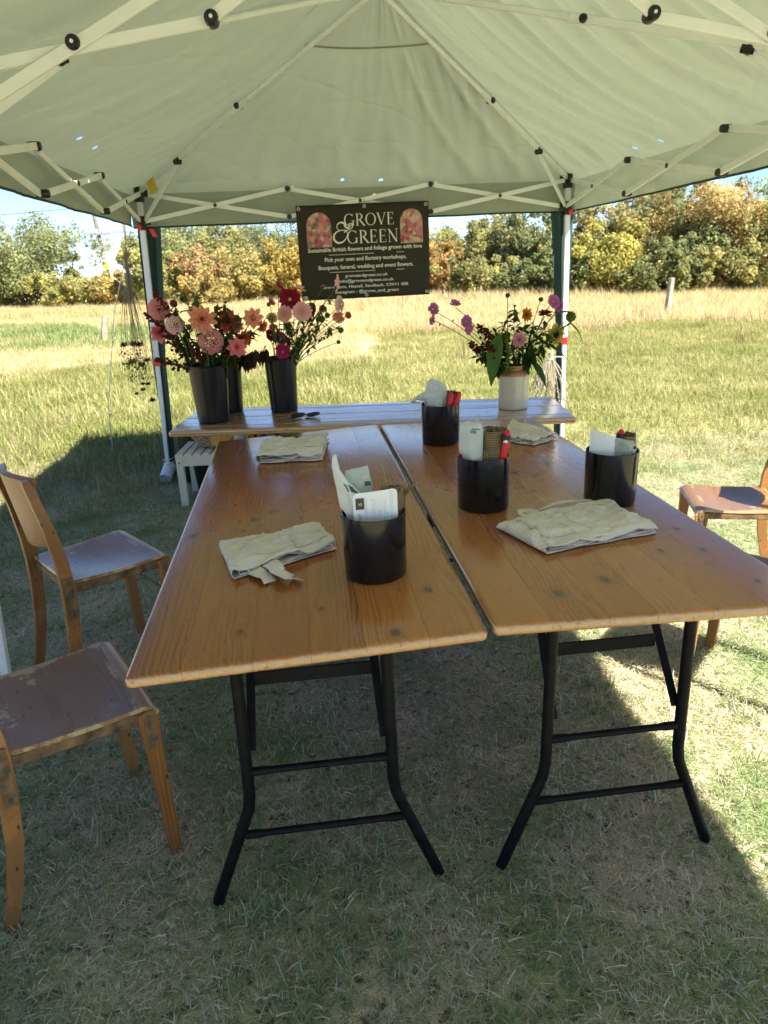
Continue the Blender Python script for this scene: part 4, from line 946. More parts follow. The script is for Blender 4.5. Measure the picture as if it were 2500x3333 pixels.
# ------------------------------------------------------------------ black pots with their contents
POTS = []
def pot(label, c):
    t = thing('utensil_pot', label, 'pot', c, group='black cylindrical pots on the pine tables')
    m = MB(); m.lathe([(0, .0), (.066, 0), (.0695, .002), (.0712, .006), (.0728, .148), (.0728, .150), (.0715, .1512), (.0695, .150), (.0685, .012), (0, .010)], 56); build(m, 'wall', M_black_plastic, t, 35)
    return t
P1 = V(-.024, 1.509, .774); P2 = V(.282, 1.908, .788); P3 = V(.650, 1.936, .779); P4 = V(.231, 2.681, .788)
pot('nearest black pot holding the printed white card, left table', P1); pot('black pot with red secateurs upright beside hessian, middle of right table', P2)
pot('black pot with blank white card near the right table edge', P3); pot('farthest black pot with crumpled white bag spilling out', P4)
def crumple(p, k, a, s): return V(*p) + V(wrinkle((p[0]*k, p[1]*k, p[2]*k + s)), wrinkle((p[0]*k, p[1]*k + 7, p[2]*k + s)), wrinkle((p[0]*k + 3, p[1]*k, p[2]*k + s)))*a
def bag(label, c, pts_l, pts_r, depth, mat, seed, name='plastic_packet', bulge=1.0, lean=(0, 0)):
    """soft packet: left and right edges given as (x, z) polylines in the viewer's plane at pot c; both faces bulged, folded and crumpled"""
    t = thing(name, label, 'packet', c); n = len(pts_l) - 1
    fw = V(c.x, c.y, 0).normalized(); rt = V(fw.y, -fw.x, 0)
    def face(sgn):
        def fn(u, v):
            k = min(int(u*n), n - 1); f = u*n - k
            xl, zl = lerp(pts_l[k][0], pts_l[k + 1][0], f), lerp(pts_l[k][1], pts_l[k + 1][1], f); xr, zr = lerp(pts_r[k][0], pts_r[k + 1][0], f), lerp(pts_r[k][1], pts_r[k + 1][1], f)
            x, z = lerp(xl, xr, v), lerp(zl, zr, v); prof = (math.sin(PI*v)**.6)*(1 - u**4)**.5
            d = sgn*depth*prof*bulge
            p = rt*x + fw*(d + lean[0] + lean[1]*z) + V(0, 0, z)
            if z < .158:
                rr = math.hypot(p.x, p.y)
                if rr > .062: p.x *= .062/rr; p.y *= .062/rr
            return crumple(p, 42, .0042*min(1, prof*2 + .15), seed) + (crumple((0, 0, 0), 1, 0, 0))
        return fn
    m = MB(); m.grid(face(-1), 30, 16); m.grid(face(1), 30, 16); o = build(m, 'film', mat, t, 180); return t, rt, fw, face(-1)
def print_on(t, face, u0, u1, v0, v1, mat, name='printed_label', off=.0016, fw=None):
    m = MB(); m.grid(lambda a, b: face(lerp(u0, u1, a), lerp(v0, v1, b)) - fw*off, 4, 4); build(m, name, mat, t, 180)
def hessian(label, c, at, r, z0, z1, seed, tilt=(0, 0), frayed=False):
    fw = V(c.x, c.y, 0).normalized(); rt = V(fw.y, -fw.x, 0); b = c + rt*at[0] + fw*at[1]
    t = thing('hessian_roll', label, 'fabric roll', b)
    def fn(u, v):
        a = v*2*PI*1.25; rr = r*(1 - .10*v) + .004*wrinkle((math.cos(a)*2, math.sin(a)*2, u*3 + seed))
        return V(rr*math.cos(a), rr*math.sin(a), lerp(z0, z1, u) + .006*wrinkle((a*1.3, u, seed))*u) + rt*tilt[0]*u + fw*tilt[1]*u
    m = MB(); m.grid(fn, 14, 44, .0018); build(m, 'hessian_cloth', M_burlap, t, 180)
    m = MB(); r_ = random.Random(seed)
    for i in range(40 if frayed else 16):
        v = r_.random(); p = fn(1.0, v); q = p + V(r_.uniform(-.012, .012), r_.uniform(-.012, .012), r_.uniform(.004, .02))
        m.tube([p, p.lerp(q, .5) + V(0, 0, .003), q], .0005, 4)
    build(m, 'frayed_threads', M_string, t, 180); return t, fn, rt, fw
def secateurs(label, c, p0, p1, width, dual=False):
    """red-gripped pruners standing head down; p0/p1 bottom and top of a grip relative to the pot (right, away, up)"""
    fw = V(c.x, c.y, 0).normalized(); rt = V(fw.y, -fw.x, 0); W = lambda p: rt*p[0] + fw*p[1] + V(0, 0, p[2])
    t = thing('secateurs', label, 'secateurs', c)
    for k in ((0, 1) if dual else (0,)):
        sh = rt*(width*k); a, b = W(p0) + sh - rt*(.012*k), W(p1) + sh
        m = MB(); n = 10
        m.tube([a.lerp(b, i/n) + rt*(.003*math.sin(i/n*PI)) for i in range(n + 1)], [(.0085 + .003*math.sin(i/n*PI))*(1 if i < n else .55) for i in range(n + 1)], 10); build(m, 'red_grip', M_red, t, 180)
    if dual:
        a, b = W(p1) + V(0, 0, -.004), W(p1) + rt*width + V(0, 0, -.004); m = MB(); m.tube([a - rt*.006, a, b, b + rt*.006], .005, 8); m.tube([a + V(0, 0, -.004), a + V(0, 0, .012)], [.004, .002], 6); build(m, 'black_catch', M_joint, t, 60)
    else:
        d = (W(p1) - W(p0)).normalized(); q = W(p0).lerp(W(p1), .80)
        m = MB(); m.tube([q - d*.006 - fw*.002, q + d*.007 - fw*.002], .0122, 12); build(m, 'black_catch', M_joint, t, 60)
        m = MB(); m.disc(q - d*.010 - fw*.0125, fw, .0062, .005, 14); build(m, 'pivot_bolt', M_steel, t, 60)
    m = MB(); m.tube([W(p0), V(W(p0).x*.6, W(p0).y*.6, .03)], [.007, .004], 8); build(m, 'blade', M_steel, t, 60); return t
def card(label, c, x0, x1, d0, z0, zt0, zt1, curve, mat=None):
    """stiff card leaning inside the pot; returns a mapper"""
    fw = V(c.x, c.y, 0).normalized(); rt = V(fw.y, -fw.x, 0); t = thing('printed_card' if mat is None else 'blank_card', label, 'card', c); R = .010
    def fn(u, v):    # u along x, v bottom..top
        x = lerp(x0, x1, u); zt = lerp(zt0, zt1, u)
        e = min(x - x0, x1 - x); 
        cut = (R - math.sqrt(max(0, R*R - (R - e)**2))) if e < R else 0
        z = lerp(z0, zt - cut, v); return rt*x + fw*(d0 - curve*(1 - ((u - .5)*2)**2) + .10*(z - z0)) + V(0, 0, z)
    us = [0, .008, .02, .04, .07] + [i/20 for i in range(2, 19)] + [.93, .96, .98, .992, 1]
    m = MB(); k = len(us) - 1
    m.grid(lambda a, b: fn(us[min(k, int(round(a*k)))], b), k, 8, .0006); build(m, 'card_sheet', M_card, t, 60); return t, fn, fw
# nearest pot
t, rt, fw, fc = bag('white plastic packet with tall pointed corner in the nearest pot', P1, [(-.062, .02), (-.070, .14), (-.080, .22), (-.086, .262), (-.083, .285), (-.078, .292)], [(-.004, .02), (-.004, .14), (-.018, .190), (-.052, .228), (-.068, .255), (-.074, .290)], .011, M_bag, 1.0, lean=(-.008, -.03))
print_on(t, fc, .42, .52, .62, .92, M_printdark, fw=fw); print_on(t, fc, .40, .50, .40, .50, M_print, 'printed_letters', fw=fw); print_on(t, fc, .30, .38, .36, .44, M_printlight, 'printed_letters', fw=fw)
t, rt, fw, fc = bag('clear plastic sleeve behind the white packet in the nearest pot', P1, [(-.058, .02), (-.058, .12), (-.060, .21), (-.058, .246)], [(.000, .02), (.004, .12), (.000, .21), (-.008, .256)], .006, M_bag_clear, 2.0, lean=(.006, 0))
print_on(t, fc, .78, .86, .66, .90, M_printlight, fw=fw); print_on(t, fc, .66, .73, .74, .96, M_printdark, fw=fw)
ct, fn, cfw = card('white card printed with rows of small text in the nearest pot', P1, -.044, .054, -.040, .05, .2015, .2105, .004)
def on_card(u0, u1, v0, v1, mat, name, off=.0012, nn=1):
    m = MB(); m.grid(lambda a, b: fn(lerp(u0, u1, a), lerp(v0, v1, b)) - cfw*off, 4, nn); build(m, name, mat, ct, 0)
on_card(.06, .25, .76, .925, M_stamp, 'stamp')
m = MB()
for i in range(12):
    for vv in (.755, .93): m.add([fn(.06 + .19*(i + .5)/12 + d, vv + e*.006) - cfw*.0015 for d, e in ((-.004, -1), (.004, -1), (.004, 1), (-.004, 1))], [(0, 1, 2, 3)])
build(m, 'stamp_perforation', M_card, ct, 0)
m = MB(); m.tube([fn(.12 + .01*i + .012*math.sin(i*2.1), .835 + .022*math.sin(i*1.3)) - cfw*.0015 for i in range(9)], .0006, 5); build(m, 'stamp_monogram', M_cream, ct, 180)
r_ = random.Random(9)
for u, a, b, wd in ((.125, .06, .70, .013), (.165, .0, .70, .013), (.27, .10, .92, .008), (.30, .0, .92, .008), (.335, .25, .62, .008), (.43, .0, .93, .010), (.465, .05, .88, .008), (.50, .02, .9, .008), (.535, .0, .5, .008), (.56, .1, .82, .008), (.60, .0, .72, .008), (.63, .0, .9, .008), (.66, .02, .55, .008), (.695, .02, .86, .008), (.73, .0, .88, .008), (.76, .05, .7, .008), (.85, .0, .96, .008), (.885, .02, .95, .008), (.925, .0, .55, .007)):
    m = MB(); v = a
    while v < b - .02:
        l = r_.uniform(.012, .05)
        m.add([fn(u + d, v + e) - cfw*.0012 for d, e in ((-wd/2, 0), (wd/2, 0), (wd/2, l), (-wd/2, l))], [(0, 1, 2, 3)]); v += l + r_.uniform(.006, .016)
    build(m, 'text_line', M_print if wd > .01 else M_printlight, ct, 0)
t, fnb, rt, fw = hessian('frayed hessian roll behind the printed card in the nearest pot', P1, (.040, .018), .026, .02, .196, 3, (.006, 0), True)
m = MB(); m.grid(lambda u, v: V(.020 + .012*u, -.006, .165) + rt*(.030*u) + V(0, 0, .046*u + .012*v*(1 - u*.6)) + fw*(.01*v), 8, 4, .0012); build(m, 'loose_corner', M_burlap, t, 180)
t = thing('straw_stalk', 'single straw stalk sticking up from the nearest pot', 'stalk', P1); m = MB(); m.tube([rt*.030 + V(0, 0, .15), rt*.034 + fw*.02 + V(0, 0, .205), rt*.022 + fw*.03 + V(0, 0, .262)], .0011, 6); build(m, 'stalk', M_string, t, 180)
# middle pot
t, rt, fw, fc = bag('white packet with green label and folded flap in the middle pot', P2, [(-.060, .02), (-.066, .15), (-.066, .22), (-.060, .245), (-.040, .252)], [(-.004, .02), (-.002, .15), (.000, .22), (-.004, .24), (-.010, .246)], .022, M_bag, 5.0, lean=(-.034, .02))
print_on(t, fc, .52, .61, .50, .72, M_printgreen, fw=fw)
text_line('CIT', 0, 0, .010, .016, .01, t, M_bag, lambda x, z: fc(.54 + x*3.2, .61 - z*8) - fw*.0035, 'printed_letters')
m = MB(); m.grid(lambda u, v: V(*(rt*lerp(lerp(-.040, -.012, v), lerp(-.020, -.012, v), u))) + fw*(-.036 + .012*u) + V(0, 0, lerp(lerp(.238, .232, v), lerp(.258, .270, v), u)) , 8, 6, .001); build(m, 'flap', M_bag_clear, t, 180)
m = MB(); m.bar(rt*-.030 - fw*.050 + V(0, 0, .2335), rt*-.010 - fw*.050 + V(0, 0, .2325), .002, .0022); build(m, 'seal_slot', M_print, t, 180)
m = MB(); m.grid(lambda u, v: rt*lerp(.0, .016 - .016*v*0, u) + fw*(-.015) + V(0, 0, lerp(.19, .228 - .02*u, v)), 4, 4, .0008); build(m, 'loose_corner', M_bag_clear, t, 180)
hessian('hessian roll with tight weave in the middle pot', P2, (.030, -.012), .034, .02, .222, 6, (-.002, .01))
secateurs('red handled secateurs standing upright in the middle pot', P2, (.046, -.034, .125), (.064, -.030, .226), .0)
t = thing('secateurs', 'thin red edge of second secateurs behind white packet, middle pot', 'secateurs', P2); m = MB(); m.tube([rt*-.064 - fw*.012 + V(0, 0, .06), rt*-.066 - fw*.012 + V(0, 0, .19)], .005, 8); build(m, 'red_grip', M_red, t, 60)
m = MB(); m.tube([rt*-.064 - fw*.012 + V(0, 0, .06), rt*-.062 - fw*.012 + V(0, 0, .03)], [.004, .003], 6); build(m, 'blade', M_steel, t, 60)
t = thing('twine_loop', 'loop of pale twine between packet and hessian, middle pot', 'twine', P2); m = MB(); m.tube([rt*.002 - fw*.052 + V(0, 0, .135), rt*.004 - fw*.056 + V(0, 0, .175), rt*.010 - fw*.056 + V(0, 0, .168), rt*.016 - fw*.054 + V(0, 0, .130)], .0011, 6); build(m, 'strand', M_string, t, 180)
# right pot
ct3, fn3, fw3 = card('blank white card leaning in the right hand pot', P3, -.062, .012, -.034, .05, .2135, .190, .006, mat=1)
t, rt, fw, fc = bag('clear white plastic bag behind the blank card, right hand pot', P3, [(-.02, .02), (.0, .14), (.004, .185), (.008, .190)], [(.046, .02), (.052, .14), (.056, .178), (.054, .182)], .010, M_bag_clear, 8.0, lean=(-.022, 0))
t, rt, fw, fc = bag('narrow white packet with green print at right of the pot', P3, [(.040, .02), (.048, .14), (.052, .172)], [(.060, .02), (.066, .14), (.064, .170)], .010, M_bag, 9.0, lean=(-.01, 0))
print_on(t, fc, .80, .95, .25, .8, M_printdark, fw=fw)
secateurs('red and black secateurs head peeping over the white card', P3, (.016, .010, .12), (.020, .012, .206), .0)
hessian('dark hessian top showing behind the card, right hand pot', P3, (.036, .022), .024, .02, .190, 12)
# farthest pot
t, rt, fw, fc = bag('crumpled white bag leaning out left of the farthest pot', P4, [(-.045, .02), (-.055, .14), (-.062, .165), (-.105, .170), (-.112, .160)], [(.01, .02), (.012, .14), (.006, .20), (-.050, .205), (-.104, .156)], .020, M_bag, 14.0, lean=(-.02, 0))
t, rt, fw, fc = bag('upright white bag corner above the farthest pot', P4, [(-.05, .02), (-.052, .14), (-.056, .20), (-.050, .232), (-.030, .246)], [(.02, .02), (.022, .14), (.026, .19), (.020, .222), (-.008, .238)], .016, M_bag, 15.0, lean=(.0, 0))
m = MB(); m.box(rt*-.052 - fw*.034 + V(0, 0, .161), (.010, .002, .008)); build(m, 'printed_mark', M_printgreen, t)
hessian('hessian roll in the farthest pot', P4, (.040, .020), .026, .02, .188, 18)
secateurs('secateurs with two red handles joined by black catch, farthest pot', P4, (.030, -.030, .13), (.042, -.022, .196), .030, True)
# ------------------------------------------------------------------ folded calico aprons
def apron(label, M, A, B, C, D, h, seed, pocket=None, stitch=None, straps=(), inner=.8, topcut=None):
    """A near/fold end, B near/open end, C far/open end, D far/fold end (metres on the table top)"""
    t = thing('folded_apron', label, 'apron', mat=M @ Matrix.Translation(((A[0] + C[0])/2, (A[1] + C[1])/2, 0)), group='folded calico aprons on the tables')
    ox, oy = (A[0] + C[0])/2, (A[1] + C[1])/2
    def bil(u, v, q=(A, B, C, D)):
        x = lerp(lerp(q[0][0], q[1][0], u), lerp(q[3][0], q[2][0], u), v); y = lerp(lerp(q[0][1], q[1][1], u), lerp(q[3][1], q[2][1], u), v); return x - ox, y - oy
    def layer(h, z0, ins, sd, k=1.0):
        def fn(s, v):
            w1 = .05*wrinkle((v*3, s*2, sd)) + .012*wrinkle((v*9, s*2, sd)); 
            if s < .40: u, z = 1 - s/.40, z0
            elif s < .60:
                a = (s - .40)/.20*PI; u = -.035*math.sin(a)*h/.03; z = z0 + h*(1 - math.cos(a))/2
            else: u, z = (s - .60)/.40, z0 + h
            top = max(0, min(1, (s - .45)/.1))
            u2 = ins + u*(1 - 1.6*ins) + w1*(.8 if u > .9 else .2); v2 = ins*.6 + v*(1 - 1.2*ins) + .055*wrinkle((u*3, sd, s*1.5))*(1 if v in (0, 1) else .4)
            x, y = bil(u2, v2)
            puff = math.sin(PI*min(1, max(0, v)))**.4
            z += top*(.013*wrinkle((u*3.0, v*3.5, sd + 3)) + .0065*crease((u*3.2 + v*2, v*3 - u*2, sd)) + .004*wrinkle((u*9, v*11, sd)) + .0024*wrinkle((u*22, v*20, sd + 9))) - top*h*.30*(1 - puff) - top*h*.35*max(0, u - .55)*k
            return V(x, y, max(z, .0025 + z0*.2))
        return fn
    f0 = layer(h, .0035, 0, seed)
    m = MB(); m.grid(f0, 70, 44, .0022); build(m, 'outer_fold', M_apron, t, 180)
    if inner:
        f1 = layer(h*inner*.55, .008, .055, seed + 5, .6); m = MB(); m.grid(f1, 50, 34, .002); build(m, 'inner_fold', M_apron, t, 180)
        m = MB(); m.grid(lambda s, v: V(*bil(.12 + .8*s, .02 + .5*v), 0) + V(0, 0, .006 + h*.42*(.5 + .5*math.sin(s*9 + v*6 + seed)*math.sin(v*7 + s*3)) + .004*wrinkle((s*9, v*8, seed))), 30, 16, .002); build(m, 'inner_crumple', M_apron, t, 180)
    top = lambda u, v: f0(.60 + .40*u, v)
    if pocket:
        u0, u1, v0, v1 = pocket
        m = MB(); m.grid(lambda a, b: top(lerp(u0, u1, a), lerp(v0, v1, b)) + V(0, 0, .0028), 16, 16, .0014); build(m, 'pocket', M_apron, t, 180)
        ring = [(u0 + .02, v0 + .02), (u1 - .02, v0 + .02), (u1 - .02, v1 - .02), (u0 + .02, v1 - .02), (u0 + .02, v0 + .02)]
        m = MB(); m.tube([top(lerp(a[0], b[0], i/10), lerp(a[1], b[1], i/10)) + V(0, 0, .0034) for a, b in zip(ring[:-1], ring[1:]) for i in range(10)], .0006, 4); build(m, 'stitching', M_apron_seam, t, 180)
    if stitch:
        m = MB(); m.tube([top(u, v) + V(0, 0, .0012) for u, v in stitch], .0008, 4); build(m, 'stitching', M_apron_seam, t, 180)
    for path, wd in straps:
        P = [V(x - ox, y - oy, z) for x, y, z in path]
        def sf(u, v):
            k = min(int(u*(len(P) - 1)), len(P) - 2); f = u*(len(P) - 1) - k
            p0, p1, p2, p3 = P[max(k - 1, 0)], P[k], P[k + 1], P[min(k + 2, len(P) - 1)]
            p = ((p1*2) + (p2 - p0)*f + (p0*2 - p1*5 + p2*4 - p3)*f*f + (p1*3 - p0 - p2*3 + p3)*f**3)*.5
            d = (p2 - p1); s = V(-d.y, d.x, 0); s = s.normalized() if s.length > 1e-6 else V(1, 0, 0)
            tw = .22*math.sin(u*5 + seed); s = s*math.cos(tw) + V(0, 0, 1)*math.sin(tw)
            return p + s*wd*(v - .5) + V(0, 0, abs(math.sin(tw))*wd*.4)
        m = MB(); m.grid(sf, 36, 5, .0016); build(m, 'strap', M_apron, t, 180)
    return t
def arcuv(cu, cv, ru, rv, a0, a1, n=24): return [(cu + ru*math.cos(math.radians(lerp(a0, a1, i/n))), cv + rv*math.sin(math.radians(lerp(a0, a1, i/n)))) for i in range(n + 1)]
apron('calico apron beside nearest black pot, straps spilling towards the viewer', ML, (.180, .372), (.425, .480), (.375, .645), (.135, .560), .028, 1,
      pocket=(.62, .95, .12, .55), stitch=arcuv(.45, .5, .33, .34, 100, 300), straps=[([(.250, .425, .014), (.272, .372, .026), (.285, .338, .024), (.312, .318, .012), (.326, .330, .004)], .036), ([(.215, .40, .010), (.248, .352, .014), (.262, .330, .004)], .034)])
apron('calico apron at the far end of left table, folds open towards viewer', ML, (.190, 1.385), (.425, 1.335), (.465, 1.640), (.215, 1.620), .034, 2,
      pocket=(.70, .97, .25, .8), stitch=[(.1 + .6*i/12, .22 + .05*math.sin(i)) for i in range(13)], inner=.95)
apron('large calico apron with round pocket at front of the right table', MR, (.215, .315), (.530, .405), (.500, .655), (.150, .500), .022, 3,
      pocket=(.08, .34, .22, .85), stitch=arcuv(.66, .5, .24, .36, -20, 340, 40), straps=[([(.30, .595, .008), (.255, .600, .010), (.235, .585, .012), (.242, .565, .012), (.27, .572, .010)], .026), ([(.49, .655, .012), (.36, .63, .02), (.29, .595, .014)], .014)])
apron('calico apron at the far right, partly behind red secateurs pot', MR, (.425, 1.435), (.520, 1.335), (.650, 1.440), (.545, 1.690), .025, 4,
      stitch=[(.2 + .5*i/12, .35 + .1*math.sin(i*.6)) for i in range(13)], straps=[([(.47, 1.60, .01), (.43, 1.585, .012), (.40, 1.545, .01), (.415, 1.50, .01)], .03)])

# ------------------------------------------------------------------ things standing on the back table
def bucket(label, c, rb, rt, h):
    t = thing('flower_bucket', label, 'bucket', c, group='tall black flower buckets'); m = MB()
    m.lathe([(0, 0), (rb - .004, 0), (rb, .004), (lerp(rb, rt, .97), h*.965), (rt + .003, h*.970), (rt + .004, h*.995), (rt + .001, h), (rt - .003, h - .002), (rt - .004, h*.95), (rb - .003, .012), (0, .010)], 48); build(m, 'wall', M_bucket, t, 35)
    m = MB(); m.lathe([(0, h*.72), (lerp(rb, rt, .72) - .004, h*.72)], 24); build(m, 'water', M_bottle, t, 0); return t
BA, BB, BC, JR = V(-.803, 3.402, .761), V(-.776, 3.652, .761), V(-.486, 3.602, .761), V(.649, 3.422, .761)
bucket('front left tall black bucket filled with dahlias', BA, .074, .092, .272); bucket('tall black bucket half hidden behind the dahlia bucket', BB, .070, .084, .268); bucket('tall black bucket of cosmos and strawflowers, right of the dahlias', BC, .068, .080, .268)
t = thing('stoneware_jar', 'cream and tan glazed stoneware jar holding mixed flowers', 'jar', JR); m = MB()
m.lathe([(0, .0), (.068, 0), (.0705, .003), (.0715, .010), (.0725, .148), (.0725, .160), (.0700, .172), (.062, .180), (.052, .184), (.0495, .188), (.0500, .194), (.0525, .198), (.0530, .203), (.0505, .206), (.046, .205), (.044, .19), (.060, .17), (.062, .02), (0, .015)], 56); build(m, 'glazed_body', M_jar, t, 50)
t = thing('scissors', 'black handled scissors lying near the front of back table', 'scissors', MBK @ V(.605, .215, .001)); m = MB()
for x, y, rx, ry in ((-.033, .0, .030, .022), (.036, .006, .031, .022)): m.tube([V(x + rx*math.cos(a), y + ry*math.sin(a), .011 + .004*math.cos(a)) for a in [2*PI*i/24 for i in range(25)]], .0068, 8)
build(m, 'handle_loops', M_black_plastic, t, 180)
m = MB(); m.bar((-.012, -.012, .008), (.06, -.055, .006), .012, .003); m.bar((.010, -.010, .010), (-.045, -.060, .006), .012, .003); m.disc((.0, -.018, .011), (0, 0, 1), .006, .006); build(m, 'blades', M_steel, t)

# ------------------------------------------------------------------ flowers
FR = random.Random(21)
def colr(n, lo=.25, hi=.95): return np.repeat(np.array([[FR.uniform(lo, hi), .5, .5, 1] for _ in range(n)]), 1, axis=0)
class PB:
    """petal mesh with per-vertex brightness"""
    def __init__(s): s.m = MB(); s.c = []
    def petal(s, base, d, nrm, L, Wd, cup=.25, pt=.35, tone=(.35, .9), notch=False):
        d = d.normalized(); side = d.cross(nrm).normalized(); up = side.cross(d).normalized()
        P = []; us = (0, .35, .72, 1.0); ws = (.30, .85, 1.0, pt)
        for u, w_ in zip(us, ws):
            cz = cup*L*(u*u)
            for v in (-1, 0, 1):
                lift = (abs(v)*.16*Wd*w_)
                P.append(base + d*(L*(u - (.10 if notch and v == 0 and u == 1 else 0))) + side*(v*.5*Wd*w_) + up*(cz + lift)); s.c.append((lerp(tone[0], tone[1], u), 0, 0, 1))
        s.m.add(P, [(3*i + j, 3*i + j + 1, 3*i + j + 4, 3*i + j + 3) for i in range(3) for j in range(2)])
    def out(s, t, color, name='petals'): return build(s.m, name, M_petal, t, 180, cols=s.c, color=color)
def stem_path(base, head, bend=.25):
    b, h = V(*base), V(*head); c = V(lerp(b.x, h.x, .35), lerp(b.y, h.y, .35), lerp(b.z, h.z, .62)); n = 9
    return [b*(1 - u)**2 + c*2*u*(1 - u) + h*u*u for u in [i/n for i in range(n + 1)]]
def rand_cols(k): return np.array([[FR.uniform(.2, .9), 0, 0, 1] for _ in range(k)])
def stem(t, base, head, r=.0022, color=(1, 1, 1), leaves=0, lsize=.03):
    P = stem_path(base, head); m = MB(); m.tube(P, [lerp(r*1.2, r*.75, i/9) for i in range(10)], 6); build(m, 'stem', M_stem, t, 180, world=True, cols=rand_cols(len(m.v)), color=color)
    if leaves:
        for i in range(leaves):
            k = FR.randint(3, 8); leaf(t, P[k], V(FR.uniform(-1, 1), FR.uniform(-1, 1), FR.uniform(-.1, .9)), lsize*FR.uniform(.7, 1.3))
    return P
def leaf(t, p, d, L, wd=.42, color=(1, 1, 1), droop=.35, name='leaf'):
    d = V(*d).normalized(); s = d.cross(V(0, 0, 1)); s = s.normalized() if s.length > 1e-3 else V(1, 0, 0); up = s.cross(d); m = MB(); P = []
    for u, w_ in ((0, .06), (.2, .7), (.45, 1), (.75, .7), (1, .03)):
        for v in (-1, 0, 1): P.append(V(*p) + d*(L*u) + s*(v*.5*L*wd*w_) + up*(abs(v)*.08*L*w_) - V(0, 0, droop*L*u*u))
    m.add(P, [(3*i + j, 3*i + j + 1, 3*i + j + 4, 3*i + j + 3) for i in range(4) for j in range(2)])
    return build(m, name, M_leaf, t, 180, world=True, cols=rand_cols(len(m.v)), color=color)
CAMP = V(0, 0, 1.45)
def facing(h, yaw=0, pitch=0):
    d = (CAMP - h).normalized(); d = Matrix.Rotation(math.radians(yaw), 3, 'Z') @ d
    ax = d.cross(V(0, 0, 1)).normalized(); return (Matrix.Rotation(math.radians(pitch), 3, ax) @ d).normalized()
def frame_of(n):
    a = n.cross(V(0, 0, 1)); a = a.normalized() if a.length > 1e-3 else V(1, 0, 0); return a, n.cross(a)
def flower(kind, name, label, cat, base, head, D, color, yaw=0, pitch=0, color2=None, group=None, leaves=0, stem_r=.0022):
    head = V(*head); base = V(*base); n = facing(head, yaw, pitch); a, b = frame_of(n); R = D/2*1.14
    t = thing(name, label, cat, base, group=group)
    back = head - n*R*.25
    stem(t, base, back, stem_r, leaves=leaves)
    pb = PB(); rim = lambda ang: a*math.cos(ang) + b*math.sin(ang)
    if kind == 'pompon':
        N = 170
        for i in range(N):
            z = 1 - 1.72*(i + .5)/N; r = math.sqrt(max(0, 1 - z*z)); th = i*2.39996; o = n*z*.72 + rim(th)*r
            q = head - n*R*.35 + o*R*.80; tg = rim(th) - o*o.dot(rim(th)); d = ((tg.normalized() if tg.length > 1e-3 else a) + o*.42).normalized()
            s = lerp(.45, 1, min(1, r*1.2)); pb.petal(q - d*R*.12, d, o, R*.36*s, R*.27*s, .10, .55, (.0, .95))
        o = pb.out(t, color); o.matrix_basis = t.matrix_world.inverted()
    elif kind == 'deco':
        for ring, (k, L, el) in enumerate(((11, 1.0, 2), (10, .86, 20), (9, .70, 38), (7, .50, 56), (5, .32, 74))):
            for i in range(k):
                th = 2*PI*(i + .5*(ring % 2))/k + FR.uniform(-.12, .12); e = math.radians(el + FR.uniform(-9, 9)); d = rim(th)*math.cos(e) + n*math.sin(e)
                pb.petal(head - n*R*.15 + d*R*.06, d, n, R*L*FR.uniform(.9, 1.05), R*.42, .12, .22, (.25, .95))
        o = pb.out(t, color); o.matrix_basis = t.matrix_world.inverted()
    elif kind in ('cosmos', 'star', 'sun', 'zinnia'):
        k, wd, pt, rings = {'cosmos': (8, .74, .78, 1), 'star': (8, .50, .18, 2), 'sun': (15, .34, .12, 2), 'zinnia': (14, .40, .6, 3)}[kind]
        for ring in range(rings):
            for i in range(k):
                th = 2*PI*(i + .5*ring)/k + FR.uniform(-.1, .1); e = math.radians(8 + 16*ring + FR.uniform(-10, 12)); d = rim(th)*math.cos(e) + n*math.sin(e)
                pb.petal(head + d*R*.10, d, n, R*(.95 - .2*ring)*FR.uniform(.92, 1.06), R*wd*(1 - .1*ring), .14, pt, (.45, .95), kind == 'cosmos')
        o = pb.out(t, color); o.matrix_basis = t.matrix_world.inverted()
        m = MB(); cr = R*{'cosmos': .17, 'star': .26, 'sun': .42, 'zinnia': .2}[kind]
        for i in range(34):
            rr = cr*math.sqrt((i + .5)/34); th = i*2.39996; q = head + rim(th)*rr + n*(R*.10 + cr*.35*(1 - (rr/cr)**2)); m.ball(q, cr*.17, 5, 4)
        build(m, 'flower_centre', color2 or M_centre, t, 180, world=True)
    elif kind == 'straw':
        for ring, (k, L, el) in enumerate(((16, 1.0, 25), (14, .86, 45), (12, .62, 65), (9, .4, 80))):
            for i in range(k):
                th = 2*PI*(i + .5*(ring % 2))/k; e = math.radians(el + FR.uniform(-8, 8)); d = rim(th)*math.cos(e) + n*math.sin(e)
                pb.petal(head - n*R*.3, d, n, R*L, R*.26, .3, .25, (.3, .95))
        o = pb.out(t, color); o.matrix_basis = t.matrix_world.inverted()
        m = MB(); m.ball(head + n*R*.25, R*.22, 8, 5); build(m, 'flower_centre', color2 or M_centre, t, 180, world=True)
    elif kind == 'bud':
        for ring, (k, L, el) in enumerate(((7, 1.0, 55), (6, .95, 72), (4, .8, 84))):
            for i in range(k):
                th = 2*PI*(i + .5*ring)/k; e = math.radians(el); d = rim(th)*math.cos(e) + n*math.sin(e); pb.petal(head - n*R*.7, d, n, R*1.5*L, R*.8, -.12, .4, (.3, .9))
        o = pb.out(t, color); o.matrix_basis = t.matrix_world.inverted()
        m = MB(); m.ball(head - n*R*.6, R*.45, 8, 5); build(m, 'calyx', M_stem, t, 180, world=True, cols=rand_cols(len(m.v)))
    elif kind == 'pod':
        m = MB()
        for i in range(26):
            z = 1 - 2*(i + .5)/26; r = math.sqrt(1 - z*z); th = i*2.39996; m.ball(head + V(r*math.cos(th), r*math.sin(th), z)*R*.75, R*.36, 5, 3)
